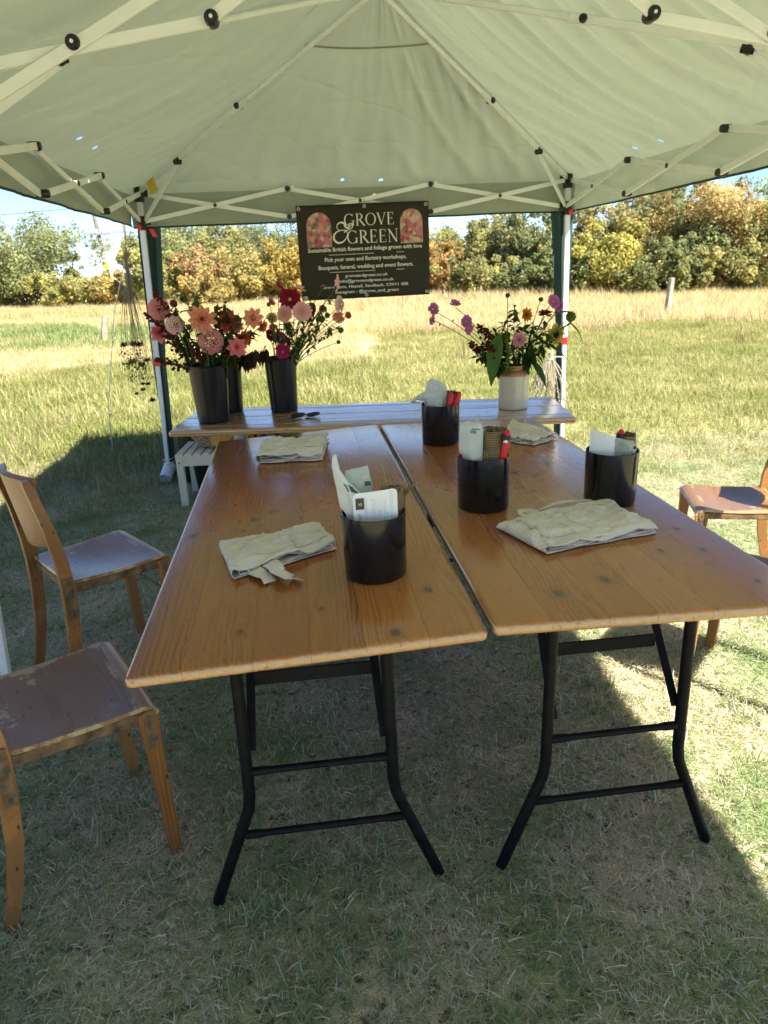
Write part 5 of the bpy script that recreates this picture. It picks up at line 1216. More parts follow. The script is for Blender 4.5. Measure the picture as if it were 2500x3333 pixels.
        build(m, 'seed_head', M_stem, t, 180, world=True, cols=rand_cols(len(m.v)), color=color)
    return t
def sprig(name, label, cat, base, tip, color, kind='plume', size=.012, n=42, spread=.03, droop=.0, group=None, start=.45):
    """stem whose upper part is crowded with beads (amaranth, umbels) or leaves"""
    t = thing(name, label, cat, base, group=group); P = stem(t, base, tip, .0018, color=(.9, .8, .7))
    m = MB()
    for i in range(n):
        u = start + (1 - start)*(i + .5)/n; k = min(int(u*9), 8); p = P[k].lerp(P[k + 1], u*9 - k)
        w_ = spread*(1.15 - u)*1.6; q = p + V(FR.gauss(0, w_), FR.gauss(0, w_), FR.gauss(0, w_*.8) - droop*FR.random())
        if kind == 'plume':
            m.ball(q, size*FR.uniform(.5, 1.1), 5, 4, (1, 1, .8))
            if i % 3 == 0: m.tube([p, q], .0006, 4)
        else:
            d = (q - p).normalized() if (q - p).length > 1e-4 else V(0, 0, 1); L = size*FR.uniform(.7, 1.4); s = d.cross(V(0, 0, 1)).normalized() if abs(d.z) < .95 else V(1, 0, 0)
            m.add([p, p + d*L*.45 + s*L*.22, p + d*L - V(0, 0, L*.25), p + d*L*.45 - s*L*.22], [(0, 1, 2, 3)])
    build(m, 'leaves' if kind == 'leafy' else 'flower_plume', M_leaf, t, 0 if kind == 'leafy' else 180, world=True, cols=rand_cols(len(m.v)), color=color); return t
def mouth(c, h, r, head):
    d = V(head[0] - c.x, head[1] - c.y, 0); d = d.normalized()*min(r, d.length*.5) if d.length > 1e-4 else d
    return V(c.x + d.x + FR.uniform(-.012, .012), c.y + d.y*.6 + FR.uniform(-.012, .012), c.z + h - .05)
SALM = (.95, .42, .36); PALE = (.98, .68, .62); PINKD = (.90, .27, .28); PEACH = (.95, .42, .25); CORAL = (.85, .15, .13); COS = (.95, .52, .45); BURG = (.30, .004, .035); DRED = (.24, .006, .018); CREAM = (.80, .68, .38); MAUVE = (.52, .16, .40); MAG = (.48, .03, .13); ORNG = (.74, .22, .10)
FA = [('pompon', 'dahlia', 'salmon pompon dahlia in front of the left tent leg', (-.985, 3.40, 1.292), .094, SALM, 25, 0),
 ('pompon', 'dahlia', 'palest pink pompon dahlia, just below the salmon one at left', (-.908, 3.33, 1.223), .078, PALE, 12, 0),
 ('star', 'dahlia', 'open pink dahlia with orange eye at far left of bouquet', (-1.017, 3.43, 1.183), .086, PINKD, 10, 0),
 ('pompon', 'dahlia', 'biggest salmon pink pompon dahlia, low in the middle front', (-.764, 3.36, 1.142), .108, SALM, 0, 5),
 ('deco', 'dahlia', 'large peach orange dahlia with loose petals above the big pompon', (-.781, 3.31, 1.244), .112, PEACH, 0, 0),
 ('deco', 'dahlia', 'coral red dahlia right of the peach orange one', (-.690, 3.44, 1.223), .102, CORAL, 20, 15),
 ('bud', 'dahlia', 'faded dusty pink dahlia bud right of the coral one', (-.641, 3.38, 1.202), .050, (.5, .22, .2), 30, -20),
 ('star', 'dahlia', 'peach star dahlia with dark orange eye between the two bouquets', (-.566, 3.40, 1.235), .088, PEACH, -5, 0),
 ('star', 'dahlia', 'salmon star dahlia low at right above bucket rim', (-.642, 3.33, 1.112), .082, PINKD, 10, 5),
 ('deco', 'dahlia', 'coral dahlia peeping behind the low salmon star', (-.624, 3.43, 1.143), .076, ORNG, 40, -30),
 ('deco', 'dahlia', 'small orange dahlia seen side-on beside the cosmos', (-.520, 3.36, 1.198), .056, ORNG, 50, -20),
 ('pod', 'seed_head', 'round dark seed bud in front of the peach dahlia', (-.822, 3.34, 1.256), .028, (1.6, .6, .5), 0, 0),
 ('pod', 'scabious', 'dusky purple scabious head above the salmon pompon', (-.899, 3.31, 1.316), .030, (1.2, .25, .5), 0, 0),
 ('pod', 'scabious', 'near black scabious head, topmost left of the bouquet', (-.885, 3.44, 1.329), .027, (.35, .1, .15), 0, 0)]
for kd, nm, lb, h, D, c, yw, pt in FA:
    flower(kd, nm, lb, 'flower', mouth(BA if h[0] < -.6 and h[1] < 3.42 else BB, .26, .07, h), h, D, c, yw, pt, color2=M_centre_o, leaves=1, stem_r=.0028)
FC = [('cosmos', 'cosmos', 'large burgundy cosmos with yellow eye, top of right bouquet', (-.416, 3.62, 1.301), .094, BURG, 0, 0),
 ('cosmos', 'cosmos', 'burgundy cosmos seen edge-on behind the large burgundy one', (-.453, 3.55, 1.351), .066, BURG, 62, 30),
 ('cosmos', 'cosmos', 'pale pink cosmos from behind, above the burgundy one', (-.373, 3.65, 1.344), .066, COS, 70, 55),
 ('cosmos', 'cosmos', 'pale pink cosmos facing front, left below the burgundy one', (-.444, 3.58, 1.235), .072, COS, 10, 0),
 ('cosmos', 'cosmos', 'peachy pink cosmos facing front in the bouquet middle', (-.353, 3.53, 1.245), .080, COS, 0, -5),
 ('cosmos', 'cosmos', 'deep red half turned cosmos right of the peachy one', (-.314, 3.66, 1.242), .066, DRED, -45, 10),
 ('straw', 'strawflower', 'upper cream strawflower at left of the cosmos bouquet', (-.510, 3.60, 1.217), .068, CREAM, 10, 10),
 ('straw', 'strawflower', 'lower cream strawflower over the stems', (-.440, 3.62, 1.176), .062, CREAM, 20, -5),
 ('bud', 'cosmos', 'pink cosmos bud left of the large burgundy flower', (-.500, 3.55, 1.292), .042, (.68, .26, .24), 60, 30),
 ('bud', 'strawflower', 'dusty pink strawflower bud right of the deep red cosmos', (-.264, 3.65, 1.247), .036, (.60, .26, .22), 20, 10),
 ('cosmos', 'cosmos', 'pale pink cosmos edge-on against the banner lettering', (-.168, 3.58, 1.368), .072, COS, -78, 0),
 ('cosmos', 'cosmos', 'white pink cosmos facing right just below the banner', (-.161, 3.53, 1.273), .072, (.85, .62, .56), -62, 0),
 ('cosmos', 'cosmos', 'peach cosmos hanging at the far right of bouquet', (-.183, 3.66, 1.209), .060, PEACH, -20, -35),
 ('straw', 'strawflower', 'pink strawflower, rightmost bloom of the cosmos bouquet', (-.133, 3.60, 1.216), .042, (.62, .16, .17), -10, 0),
 ('cosmos', 'cosmos', 'mauve pink cosmos low above the bucket rim', (-.479, 3.62, 1.113), .062, (.40, .07, .14), 30, 20),
 ('cosmos', 'cosmos', 'magenta red cosmos drooping over the bucket rim', (-.464, 3.55, 1.062), .070, MAG, 10, -20),
 ('cosmos', 'cosmos', 'maroon cosmos in shade left of the mauve one', (-.530, 3.65, 1.132), .054, DRED, 20, 0),
 ('straw', 'strawflower', 'small rosy strawflower between the two bouquets', (-.506, 3.58, 1.175), .044, (.62, .18, .19), 5, 5),
 ('straw', 'strawflower', 'tiny white strawflower at the bottom corner of banner', (-.327, 3.53, 1.305), .022, (.85, .83, .75), 0, 0),
 ('bud', 'cosmos', 'pink bud on a green stalk in front of banner', (-.252, 3.66, 1.349), .024, (.62, .2, .2), 0, 60)]
for kd, nm, lb, h, D, c, yw, pt in FC: flower(kd, nm, lb, 'flower', mouth(BC, .26, .06, h), h, D, c, yw, pt, leaves=1)
for i, h in enumerate([(-.333, 3.66, 1.199), (-.265, 3.60, 1.203), (-.238, 3.62, 1.218), (-.285, 3.55, 1.162), (-.234, 3.65, 1.141), (-.174, 3.58, 1.148), (-.186, 3.53, 1.096)]):
    flower('pod', 'seed_head', ('greenish seed head nearest below the deep red cosmos', 'greenish seed head, second from the deep red cosmos', 'greenish seed head under the dusty pink bud', 'seed head low in the middle of green stems', 'seed head below the peach hanging cosmos', 'seed head at the right tip of long stems', 'lowest rightmost seed head over the meadow')[i], 'seed head', mouth(BC, .26, .06, h), h, (.027, .030, .024, .022, .022, .026, .018)[i], (1.0, .8, .55), group='seed heads in the cosmos bucket')
FJ = [('cosmos', 'cosmos', 'leftmost mauve cosmos on a long stem above the meadow', (.267, 3.44, 1.237), .054, MAUVE, 40, 10), ('cosmos', 'cosmos', 'mauve cosmos drooping just under the leftmost one', (.251, 3.37, 1.199), .050, MAUVE, 65, -20),
 ('cosmos', 'cosmos', 'single mauve cosmos upright left of the jar bouquet', (.374, 3.47, 1.250), .050, MAUVE, 30, 55), ('cosmos', 'cosmos', 'mauve cosmos above the burgundy sprays', (.417, 3.40, 1.178), .054, MAUVE, 20, 5),
 ('cosmos', 'cosmos', 'lower mauve cosmos touching the burgundy sprays', (.421, 3.35, 1.150), .048, MAUVE, 45, -20), ('deco', 'stock_flower', 'pale pink ruffled flower in the jar middle', (.658, 3.35, 1.091), .066, (.80, .42, .44), 0, 5),
 ('deco', 'dahlia', 'golden yellow dahlia at top of the jar bouquet', (.717, 3.48, 1.191), .060, (.75, .36, .03), 40, 0), ('cosmos', 'cosmos', 'tall mauve cosmos in front of the right tent leg', (.823, 3.42, 1.250), .058, MAUVE, 30, 10),
 ('cosmos', 'cosmos', 'small mauve cosmos behind the tall one at right leg', (.861, 3.44, 1.226), .044, MAUVE, -30, 10), ('zinnia', 'zinnia', 'dusty red zinnia seen side-on beside tent leg', (.778, 3.37, 1.196), .058, (.22, .05, .05), 20, 62),
 ('sun', 'sunflower', 'pale yellow sunflower with dark eye turned right', (.864, 3.47, 1.093), .096, (.72, .60, .10), -40, 10)]
for kd, nm, lb, h, D, c, yw, pt in FJ: flower(kd, nm, lb, 'flower', mouth(JR, .20, .04, h), h, D, c, yw, pt, color2=M_centre_d if kd == 'sun' else None, leaves=1)
flower('pod', 'sunflower_bud', 'green spiky sunflower bud at the tent leg', 'flower bud', mouth(JR, .2, .04, (.9, 3.4)), (.905, 3.40, 1.180), .042, (1.1, 1.2, .7))
flower('pod', 'seed_head', 'dark seed head on tallest thin stem over the jar', 'seed head', mouth(JR, .2, .04, (.6, 3.4)), (.613, 3.42, 1.286), .019, (.6, .6, .5)); flower('pod', 'seed_head', 'dark seed head on thin stem between yellow dahlia and tent leg', 'seed head', mouth(JR, .2, .04, (.77, 3.4)), (.772, 3.44, 1.261), .019, (.6, .6, .5))
AM = (2.2, .18, .42)
for lb, tip, nn, sp in (('dark red amaranth spray reaching left at the top', (-.979, 3.31, 1.373), 46, .018), ('dark red amaranth spray pointing far left beyond the tent leg', (-1.075, 3.44, 1.276), 60, .018), ('dark red amaranth between the two pompons at left', (-1.011, 3.38, 1.244), 40, .018), ('dark red amaranth below the pale pompon', (-.939, 3.40, 1.159), 34, .016), ('mauve amaranth spray drooping low over the tent leg', (-1.024, 3.33, 1.082), 46, .016), ('deep red amaranth spray between the peach and coral dahlias', (-.735, 3.40, 1.285), 60, .022), ('deep red amaranth spray right of the coral dahlia', (-.62, 3.36, 1.165), 60, .022), ('deep red amaranth spray low beside the biggest pompon', (-.845, 3.34, 1.115), 54, .02), ('short dark amaranth sprig just above the bucket rim', (-.920, 3.43, 1.044), 30, .012)):
    sprig('amaranth_spray', lb, 'foliage', mouth(BA, .26, .06, tip), tip, AM, size=.0085, n=int(nn*1.3), spread=sp, droop=.01)
sprig('fennel_umbel', 'mustard yellow fennel umbel arching over the dahlias', 'foliage', mouth(BA, .26, .06, (-.85, 3.36)), (-.858, 3.36, 1.369), (3.2, 1.6, .3), size=.004, n=60, spread=.04, start=.82)
for i, tip in enumerate([(-.562, 3.38, 1.093), (-.585, 3.40, 1.075), (-.52, 3.42, 1.09)]):
    sprig('purple_foliage', ('dark purple leaf clump between the two flower buckets, lowest leaves', 'dark purple leaf clump left of the centre between buckets', 'dark purple leaf clump touching the cosmos stems')[i], 'foliage', mouth(BB, .26, .06, tip), tip, (.55, .12, .18), 'leafy', .05, 34, .022, .05, start=.55)
for i, (lb, tip) in enumerate([('leafy green stem reaching above the coral dahlia', (-.673, 3.33, 1.305)), ('leafy green stem between pale pompon and peach orange dahlia', (-.90, 3.43, 1.236)), ('tallest leafy green stem above the peach orange dahlia', (-.809, 3.36, 1.345)), ('leafy green stem just left of the coral dahlia top', (-.725, 3.35, 1.29)),
 ('leafy green stem topping the faded dusty pink bud', (-.635, 3.44, 1.26)), ('leafy green stem between the biggest pompon and coral dahlia', (-.73, 3.42, 1.19)), ('leafy green stem left of the biggest pompon', (-.86, 3.38, 1.15)), ('leafy green stem right beside the biggest pompon', (-.69, 3.38, 1.12)), ('leafy green stem by the dusky purple scabious', (-.925, 3.42, 1.30)),
 ('leafy green stem under the peach star dahlia', (-.59, 3.46, 1.18)), ('lowest leafy green stem over the dahlia bucket rim', (-.80, 3.36, 1.08)), ('leafy green stem left below the pale pompon', (-.94, 3.40, 1.18))]):
    sprig('leafy_filler', lb, 'foliage', mouth(BA if i % 3 else BB, .26, .07, tip), tip, (.95, 1.05, .7), 'leafy', .05, 44, .024, .01, group='green filler foliage in the dahlia bucket', start=.2)
for lb, tip in [('thin green stem below the pale front facing cosmos', (-.42, 3.6, 1.20)), ('thin green stem right below the peachy pink cosmos', (-.33, 3.62, 1.19)), ('thin green stem under the dusty pink strawflower bud', (-.25, 3.58, 1.20)), ('thin green stem carrying buds in front of the banner', (-.20, 3.6, 1.32)), ('thin green stem by the upper cream strawflower', (-.49, 3.62, 1.18)), ('lowest thin green stem in the cosmos bucket', (-.37, 3.55, 1.12)), ('thin green stem right of the large burgundy cosmos', (-.31, 3.58, 1.30)), ('thin green stem behind the lower cream strawflower', (-.43, 3.66, 1.14)), ('long thin green stem bending far right', (-.17, 3.58, 1.17))]:
    sprig('leafy_filler', lb, 'foliage', mouth(BC, .26, .06, tip), tip, (1.0, 1.2, .8), 'leafy', .034, 34, .018, .0, group='green stems in the cosmos bucket', start=.4)
for lb, tip, nn in (('burgundy flower spray beside the mauve cosmos', (.487, 3.48, 1.159), 60), ('burgundy flower spray drooping lowest at left of jar', (.439, 3.42, 1.083), 54), ('burgundy flower spray nearest the green leaves', (.521, 3.44, 1.136), 54), ('short burgundy spray low against the leaf', (.517, 3.37, 1.073), 34)):
    sprig('burgundy_spray', lb, 'foliage', mouth(JR, .2, .04, tip), tip, AM, size=.0085, n=int(nn*1.3), spread=.022, droop=.012, start=.6)
t = thing('green_amaranth', 'long green amaranth tassel hanging over the jar rim', 'foliage', (JR.x - .03, JR.y, JR.z + .19)); m = MB(); tas = [V(.600, 3.40, 1.115), V(.606, 3.36, 1.08), V(.607, 3.345, 1.02), V(.604, 3.343, .97), V(.602, 3.345, .936)]
m.tube([V(JR.x - .02, JR.y, .95), V(.615, 3.41, 1.05), tas[0]], .0025, 6); build(m, 'stem', M_stem, t, 180, world=True, cols=rand_cols(len(m.v)))
m = MB()
for i in range(170):
    u = i/170*4; k = min(int(u), 3); p = tas[k].lerp(tas[k + 1], u - k); w_ = .012*(1 - .45*u/4); m.ball(p + V(FR.gauss(0, w_*.5), FR.gauss(0, w_*.5), FR.gauss(0, .004)), .0052, 5, 4)
build(m, 'tassel', M_leaf, t, 180, world=True, cols=rand_cols(len(m.v)), color=(2.1, 1.8, 1.1))
JL = [('broad light green leaf beside the amaranth tassel', (.575, 3.39, 1.12), (-.25, -.3, -.9), .15, (1.5, 1.6, 1.0)), ('pale leaf arching above the amaranth tassel', (.60, 3.41, 1.06), (.05, -.3, .9), .09, (1.2, 1.3, .8)), ('large dark leaf pointing right over the meadow', (.76, 3.42, 1.07), (.9, -.2, -.25), .12, (.7, .8, .6)), ('big dark green leaf just right of the pink flower', (.715, 3.42, 1.04), (.5, -.4, .8), .10, (.5, .6, .45)),
 ('drooping dark leaf over the right side of jar', (.72, 3.40, .99), (.45, -.5, -.55), .10, (.6, .75, .55)), ('leaf at the sunflower bud by tent leg', (.83, 3.40, 1.19), (.6, -.3, .3), .08, (.8, 1.0, .6)), ('dark leaf in the bouquet neck centre', (.655, 3.40, .985), (-.1, -.8, .5), .09, (.45, .55, .4)), ('dark leaf at left of the bouquet neck', (.61, 3.41, .985), (-.6, -.5, .5), .08, (.5, .6, .4)), ('dark pointed leaf right of bouquet neck', (.69, 3.41, .985), (.5, -.6, .6), .09, (.5, .6, .45)), ('mid green leaf under the golden dahlia', (.70, 3.44, 1.12), (.2, -.5, .6), .07, (.7, .9, .6)), ('dark leaf over the neck behind the pink flower', (.64, 3.43, 1.04), (.3, -.3, .9), .08, (.5, .65, .45))]
for lb, p, d, L, c in JL:
    L *= 1.25; t = thing('flower_leaf', lb, 'leaf', (JR.x, JR.y, JR.z + .19)); m = MB(); m.tube([V(JR.x + (p[0] - JR.x)*.3, JR.y, .94), V((JR.x + p[0])/2, JR.y, lerp(.94, p[2], .6)), V(*p)], .0018, 5); build(m, 'stem', M_stem, t, 180, world=True, cols=rand_cols(len(m.v))); leaf(t, p, d, L, .46, c)
t = thing('grass_blade', 'long narrow leaf drooping outside the right tent leg', 'leaf', (JR.x, JR.y, JR.z + .19)); m = MB(); bl = [V(.70, 3.42, .95), V(.82, 3.42, 1.10), V(.906, 3.40, 1.152), V(.955, 3.44, 1.11), V(.985, 3.46, 1.05), V(.997, 3.48, 1.021)]
m.grid(lambda u, v: (lambda k, f: bl[k].lerp(bl[k + 1], f))(min(int(u*5), 4), u*5 - min(int(u*5), 4)) + V(.0, 0, (v - .5)*.012*math.sin(PI*min(.97, max(.05, u)))), 20, 1); build(m, 'blade', M_leaf, t, 180, world=True, cols=rand_cols(len(m.v)), color=(1.1, 1.4, .8))
for lb, tip in [('dark green small leaved sprig left of the golden dahlia', (.636, 3.37, 1.236)), ('small leaved stem under the golden dahlia', (.74, 3.42, 1.15)), ('small leaved stem left of the amaranth tassel', (.56, 3.42, 1.12)), ('small leaved stem between tassel and golden dahlia', (.68, 3.42, 1.14)), ('small leaved stem below the dusty red zinnia', (.80, 3.44, 1.13)), ('small leaved stem above the amaranth tassel', (.60, 3.44, 1.16)), ('small leaved stem under the burgundy sprays', (.50, 3.42, 1.06)), ('low small leaved stem leaning left of the jar', (.47, 3.42, 1.02)), ('small leaved stem near the sunflower', (.82, 3.42, 1.08)), ('small leaved stem low at the jar neck, right', (.74, 3.40, 1.02))]:
    sprig('leafy_filler', lb, 'foliage', mouth(JR, .2, .04, tip), tip, (.65, .8, .5), 'leafy', .046, 44, .022, .0, group='green filler stems in the jar', start=.25)

# ------------------------------------------------------------------ dried bunches hung from the frame
HB0 = gpt(-1.435, .93, 1.80); HB1 = gpt(-1.435, .80, 1.545)
t = thing('dried_bunch', 'bunch of dried flowers hanging upside down on string at the left', 'dried flowers', HB1)
m = MB(); m.tube([HB0 + V(.01, 0, .06), HB0, HB0.lerp(HB1, .5) + V(.006, .0, 0), HB1], .0022, 5); m.tube([HB0 + V(.005, 0, .05), HB0 + V(.02, .0, -.01), HB0 + V(.03, 0, -.05)], .0015, 4); build(m, 'hanging_string', M_string, t, 180, world=True)
r_ = random.Random(17); LB = []
for i in range(40):
    a = r_.uniform(0, 2*PI); ln_ = r_.uniform(.45, .84); sp_ = r_.uniform(.0, .14)*(ln_/.8)
    e = HB1 + V(-.01 + math.cos(a)*sp_, math.sin(a)*sp_, -ln_); LB.append(e)
    mid = HB1.lerp(e, .5) + V(-.012 + r_.uniform(-.012, .012), r_.uniform(-.01, .01), 0); top_ = HB1 + V(r_.uniform(-.02, .04), r_.uniform(-.015, .015), r_.uniform(-.0, .05))
    m = MB(); m.tube([top_, HB1 + V(r_.uniform(-.008, .008), r_.uniform(-.008, .008), -.03), mid, e], [.0010, .0013, .0011, .0008], 5); build(m, 'dried_stem', M_dry, t, 180, world=True, cols=rand_cols(len(m.v)), color=(1, 1, 1))
HEADS = [((-.02, -.04, -.50), .032, (.42, .20, .04)), ((.03, -.02, -.50), .034, (.25, .10, .07)), ((.06, 0, -.505), .032, (.22, .07, .05)), ((.005, -.02, -.605), .034, (.50, .28, .03)), ((.09, .01, -.60), .026, (.10, .09, .06)), ((.06, -.01, -.625), .028, (.20, .03, .03)), ((.045, 0, -.74), .020, (.16, .03, .03)), ((.075, 0, -.742), .022, (.25, .07, .05)), ((.04, 0, -.775), .022, (.35, .22, .17)), ((-.005, .01, -.80), .018, (.20, .12, .10)), ((.085, .01, -.845), .026, (.14, .02, .025))]
for o_, r0, c in HEADS:
    pb = PB(); p = HB1 + V(*o_) + V(-.055, 0, 0)
    for k in range(26):
        th = k*2.39996; e = math.radians(-75 + 95*(k/26)); d = V(math.cos(th)*math.cos(e), math.sin(th)*math.cos(e), math.sin(e)*-.6); pb.petal(p, d, V(0, 0, -1), r0*.9, r0*.5, .1, .4, (.4, .9))
    o = build(pb.m, 'dried_flower_head', M_petal, t, 180, world=True, cols=pb.c, color=c)
for k in range(9):
    p = HB1 + V(r_.uniform(-.13, .0), r_.uniform(-.06, .06), r_.uniform(-.72, -.55)); m = MB()
    for i in range(26): q = p + V(r_.gauss(0, .018), r_.gauss(0, .018), r_.gauss(0, .016)); m.ball(q, r_.uniform(.003, .006), 5, 3)
    build(m, 'dried_sprig', M_dry, t, 180, world=True, cols=rand_cols(len(m.v)), color=(.55, .62, .58))['kind'] = 'stuff'
HR = gpt(1.345, 1.40, .75); LG = gpt(1.455, 1.43, .74)
t = thing('lavender_bunch', 'bunch of dried grey lavender tied upside down to the right tent leg', 'dried flowers', HR)
m = MB(); m.tube([HR, HR.lerp(LG, .6) + V(0, 0, .004), LG], .003, 5); m.tube([HR + V(.02*math.cos(a), .02*math.sin(a), -.015) for a in [2*PI*i/12 for i in range(13)]], .003, 5); build(m, 'tie_string', M_rope, t, 180, world=True)
for i in range(76):
    a = r_.uniform(0, 2*PI); ln_ = r_.uniform(.16, .40); s_ = r_.uniform(.01, .20)
    e = HR + V(math.cos(a)*s_ - .005, math.sin(a)*s_*.7, -ln_); m = MB(); top_ = HR + V(r_.uniform(-.025, .025), r_.uniform(-.02, .02), r_.uniform(.0, .06)); mid = HR.lerp(e, .5) + V(math.cos(a)*.012, 0, .01)
    m.tube([top_, HR, mid, e], [.0012, .0024, .0018, .001], 5)
    for k in range(12):
        q = e.lerp(mid, k/16) + V(r_.gauss(0, .004), r_.gauss(0, .004), 0); m.ball(q, r_.uniform(.003, .0055), 5, 3)
    build(m, 'lavender_sprig', M_dry, t, 180, world=True, cols=rand_cols(len(m.v)), color=(1.7, 1.75, 1.95))

# ------------------------------------------------------------------ grass: thousands of blades scattered with geometry nodes
def blades(n, rad, hmin, hmax, wd, lean, seed, seg=3, curl=.6, lying=0.0):
    r = np.random.default_rng(seed); k = seg + 1
    rr = rad*np.sqrt(r.uniform(0, 1, n)); th = r.uniform(0, 2*PI, n); bx, by = rr*np.cos(th), rr*np.sin(th)
    L = r.uniform(hmin, hmax, n)*r.uniform(.7, 1.1, n); az = r.uniform(0, 2*PI, n); ln_ = np.abs(r.normal(lean, lean*.6, n)); lie = r.uniform(0, 1, n) < lying; ln_ = np.where(lie, r.uniform(1.0, 1.5, n), np.minimum(ln_, 1.45))
    dx, dy = np.cos(az), np.sin(az); sx, sy = -dy, dx
    tw = r.uniform(-.6, .6, n); wv = wd*r.uniform(.6, 1.3, n)
    V_ = []; px, py, pz = bx.copy(), by.copy(), np.where(lie, r.uniform(.002, .02, n), -.005); cu = r.uniform(.1, curl, n)
    for i in range(k):
        u = i/seg; w_ = wv*(1 - u**1.6)*.5 + .00012
        V_.append(np.stack([px - sx*w_, py - sy*w_, pz + tw*w_], 1)); V_.append(np.stack([px + sx*w_, py + sy*w_, pz - tw*w_], 1))
        a = np.minimum(ln_ + cu*u*1.6, 1.9); px = px + dx*np.sin(a)*L/seg; py = py + dy*np.sin(a)*L/seg; pz = np.maximum(pz + np.cos(a)*L/seg, .003)
    v = np.stack(V_, 1).reshape(-1, 3); base = (np.arange(n)*2*k)[:, None, None]
    f = (base + np.array([[2*i, 2*i + 1, 2*i + 3, 2*i + 2] for i in range(seg)])[None]).reshape(-1, 4)
    c = np.clip(r.uniform(0, 1, n) + .15*lie, 0, 1); u = np.tile(np.repeat(np.arange(k)/seg, 2), n)
    col = np.stack([np.repeat(c, 2*k), u, np.repeat(r.uniform(0, 1, n), 2*k), np.ones(n*2*k)], 1)
    return v, f, col
def grass_mat(name, greens, straws, bias, scale=1.3, root=.45, trans=.35, contrast=1.0, gloss=(.5, .35)):
    N = NT(name); at = N.n('ShaderNodeAttribute', attribute_name='col'); sp = N.n('ShaderNodeSeparateColor'); N.l(at.outputs['Color'], sp.inputs[0])
    geo = N.n('ShaderNodeNewGeometry'); nz = N.noise(geo.outputs['Position'], scale, 3, .6); nz2 = N.noise(geo.outputs['Position'], scale*.17, 2)
    th = N.math('ADD', N.math('MULTIPLY', N.math('SUBTRACT', nz, .5), 2.6*contrast), N.math('MULTIPLY', N.math('SUBTRACT', nz2, .5), 1.4))
    k = N.math('ADD', N.math('ADD', sp.outputs[0], th), bias)
    gr = N.ramp(sp.outputs[2], [(0.0, greens[0]), (.5, greens[1]), (1.0, greens[2])]); st = N.ramp(sp.outputs[2], [(0.0, straws[0]), (.5, straws[1]), (1.0, straws[2])])
    c = N.mix(N.ramp(k, [(.42, 0.0), (.58, 1.0)]), gr, st)
    N.set(Base_Color=c, Roughness=gloss[0], Specular_IOR_Level=gloss[1])
    tr = N.n('ShaderNodeBsdfTranslucent'); N.l(c, tr.inputs[0]); ms = N.n('ShaderNodeMixShader'); ms.inputs[0].default_value = trans
    N.l(N.b.outputs[0], ms.inputs[1]); N.l(tr.outputs[0], ms.inputs[2]); N.l(ms.outputs[0], N.out.inputs[0]); return N.m
def scatter(name, pts, scl, clumps, mat, seed, label=None):
    col = bpy.data.collections.new(name + '_blades')
    for i, (v, f, c) in enumerate(clumps):
        o = bpy.data.objects.new(name + '_blade_clump', mesh_np('clump', v, f, mat, c)); col.objects.link(o)
    me = bpy.data.meshes.new(name); me.vertices.add(len(pts)); me.vertices.foreach_set('co', np.asarray(pts, np.float32).ravel())
    a = me.attributes.new('sc', 'FLOAT', 'POINT'); a.data.foreach_set('value', np.asarray(scl, np.float32)); me.update(); me.materials.append(mat)
    o = bpy.data.objects.new(name, me); COL.objects.link(o); tag(o, label, 'grass', kind='stuff')
    g = bpy.data.node_groups.new(name, 'GeometryNodeTree'); g.interface.new_socket('Geometry', in_out='INPUT', socket_type='NodeSocketGeometry'); g.interface.new_socket('Geometry', in_out='OUTPUT', socket_type='NodeSocketGeometry')
    gi, go = g.nodes.new('NodeGroupInput'), g.nodes.new('NodeGroupOutput'); ip = g.nodes.new('GeometryNodeInstanceOnPoints'); ci = g.nodes.new('GeometryNodeCollectionInfo'); ci.inputs[0].default_value = col; ci.inputs[1].default_value = True; ci.inputs[2].default_value = True
    rv = g.nodes.new('FunctionNodeRandomValue'); rv.data_type = 'FLOAT_VECTOR'; rv.inputs[0].default_value = (-.06, -.06, 0); rv.inputs[1].default_value = (.06, .06, 6.283); rv.inputs['Seed'].default_value = seed
    na = g.nodes.new('GeometryNodeInputNamedAttribute'); na.data_type = 'FLOAT'; na.inputs[0].default_value = 'sc'
    L = g.links.new; L(gi.outputs[0], ip.inputs['Points']); L(ci.outputs[0], ip.inputs['Instance']); ip.inputs['Pick Instance'].default_value = True
    L(rv.outputs[0], ip.inputs['Rotation']); L(na.outputs[0], ip.inputs['Scale']); L(ip.outputs[0], go.inputs[0])
    md = o.modifiers.new('scatter', 'NODES'); md.node_group = g; return o
def jitter_grid(x0, x1, y0, y1, step, seed, ok):
    r = np.random.default_rng(seed); xs = np.arange(x0, x1, step); ys = np.arange(y0, y1, step); X, Y = np.meshgrid(xs, ys); X = (X + r.uniform(-.5, .5, X.shape)*step*1.2).ravel(); Y = (Y + r.uniform(-.5, .5, Y.shape)*step*1.2).ravel()
    k = ok(X, Y); return np.stack([X[k], Y[k], np.zeros(k.sum())], 1), r
G1, G2, G3 = (.22, .33, .13), (.33, .44, .19), (.44, .53, .28)
S1, S2, S3 = (.55, .47, .33), (.80, .72, .55), (.93, .88, .74)
GM_near = grass_mat("near_lawn_grass", (G1, G2, G3), (S1, S2, S3), -.10, 2.4, trans=.55, gloss=(.3, .9))
vis = lambda X, Y, m: np.abs(X) < .60*Y + m
yb = lambda X: np.where(X < 0, 10.5 + 0*X, 15.0) 
P, r = jitter_grid(-4.2, 5.2, .45, 5.8, .072, 1, lambda X, Y: vis(X, Y, .9) & (Y < 5.7))
scatter('lawn_grass', P, r.uniform(.7, 1.25, len(P)), [blades(170, .09, .014, .045, .0021, .95, 50 + i, 3, 1.0, .42) for i in range(5)], GM_near, 3, 'short mixed green and straw lawn under and around the tables')
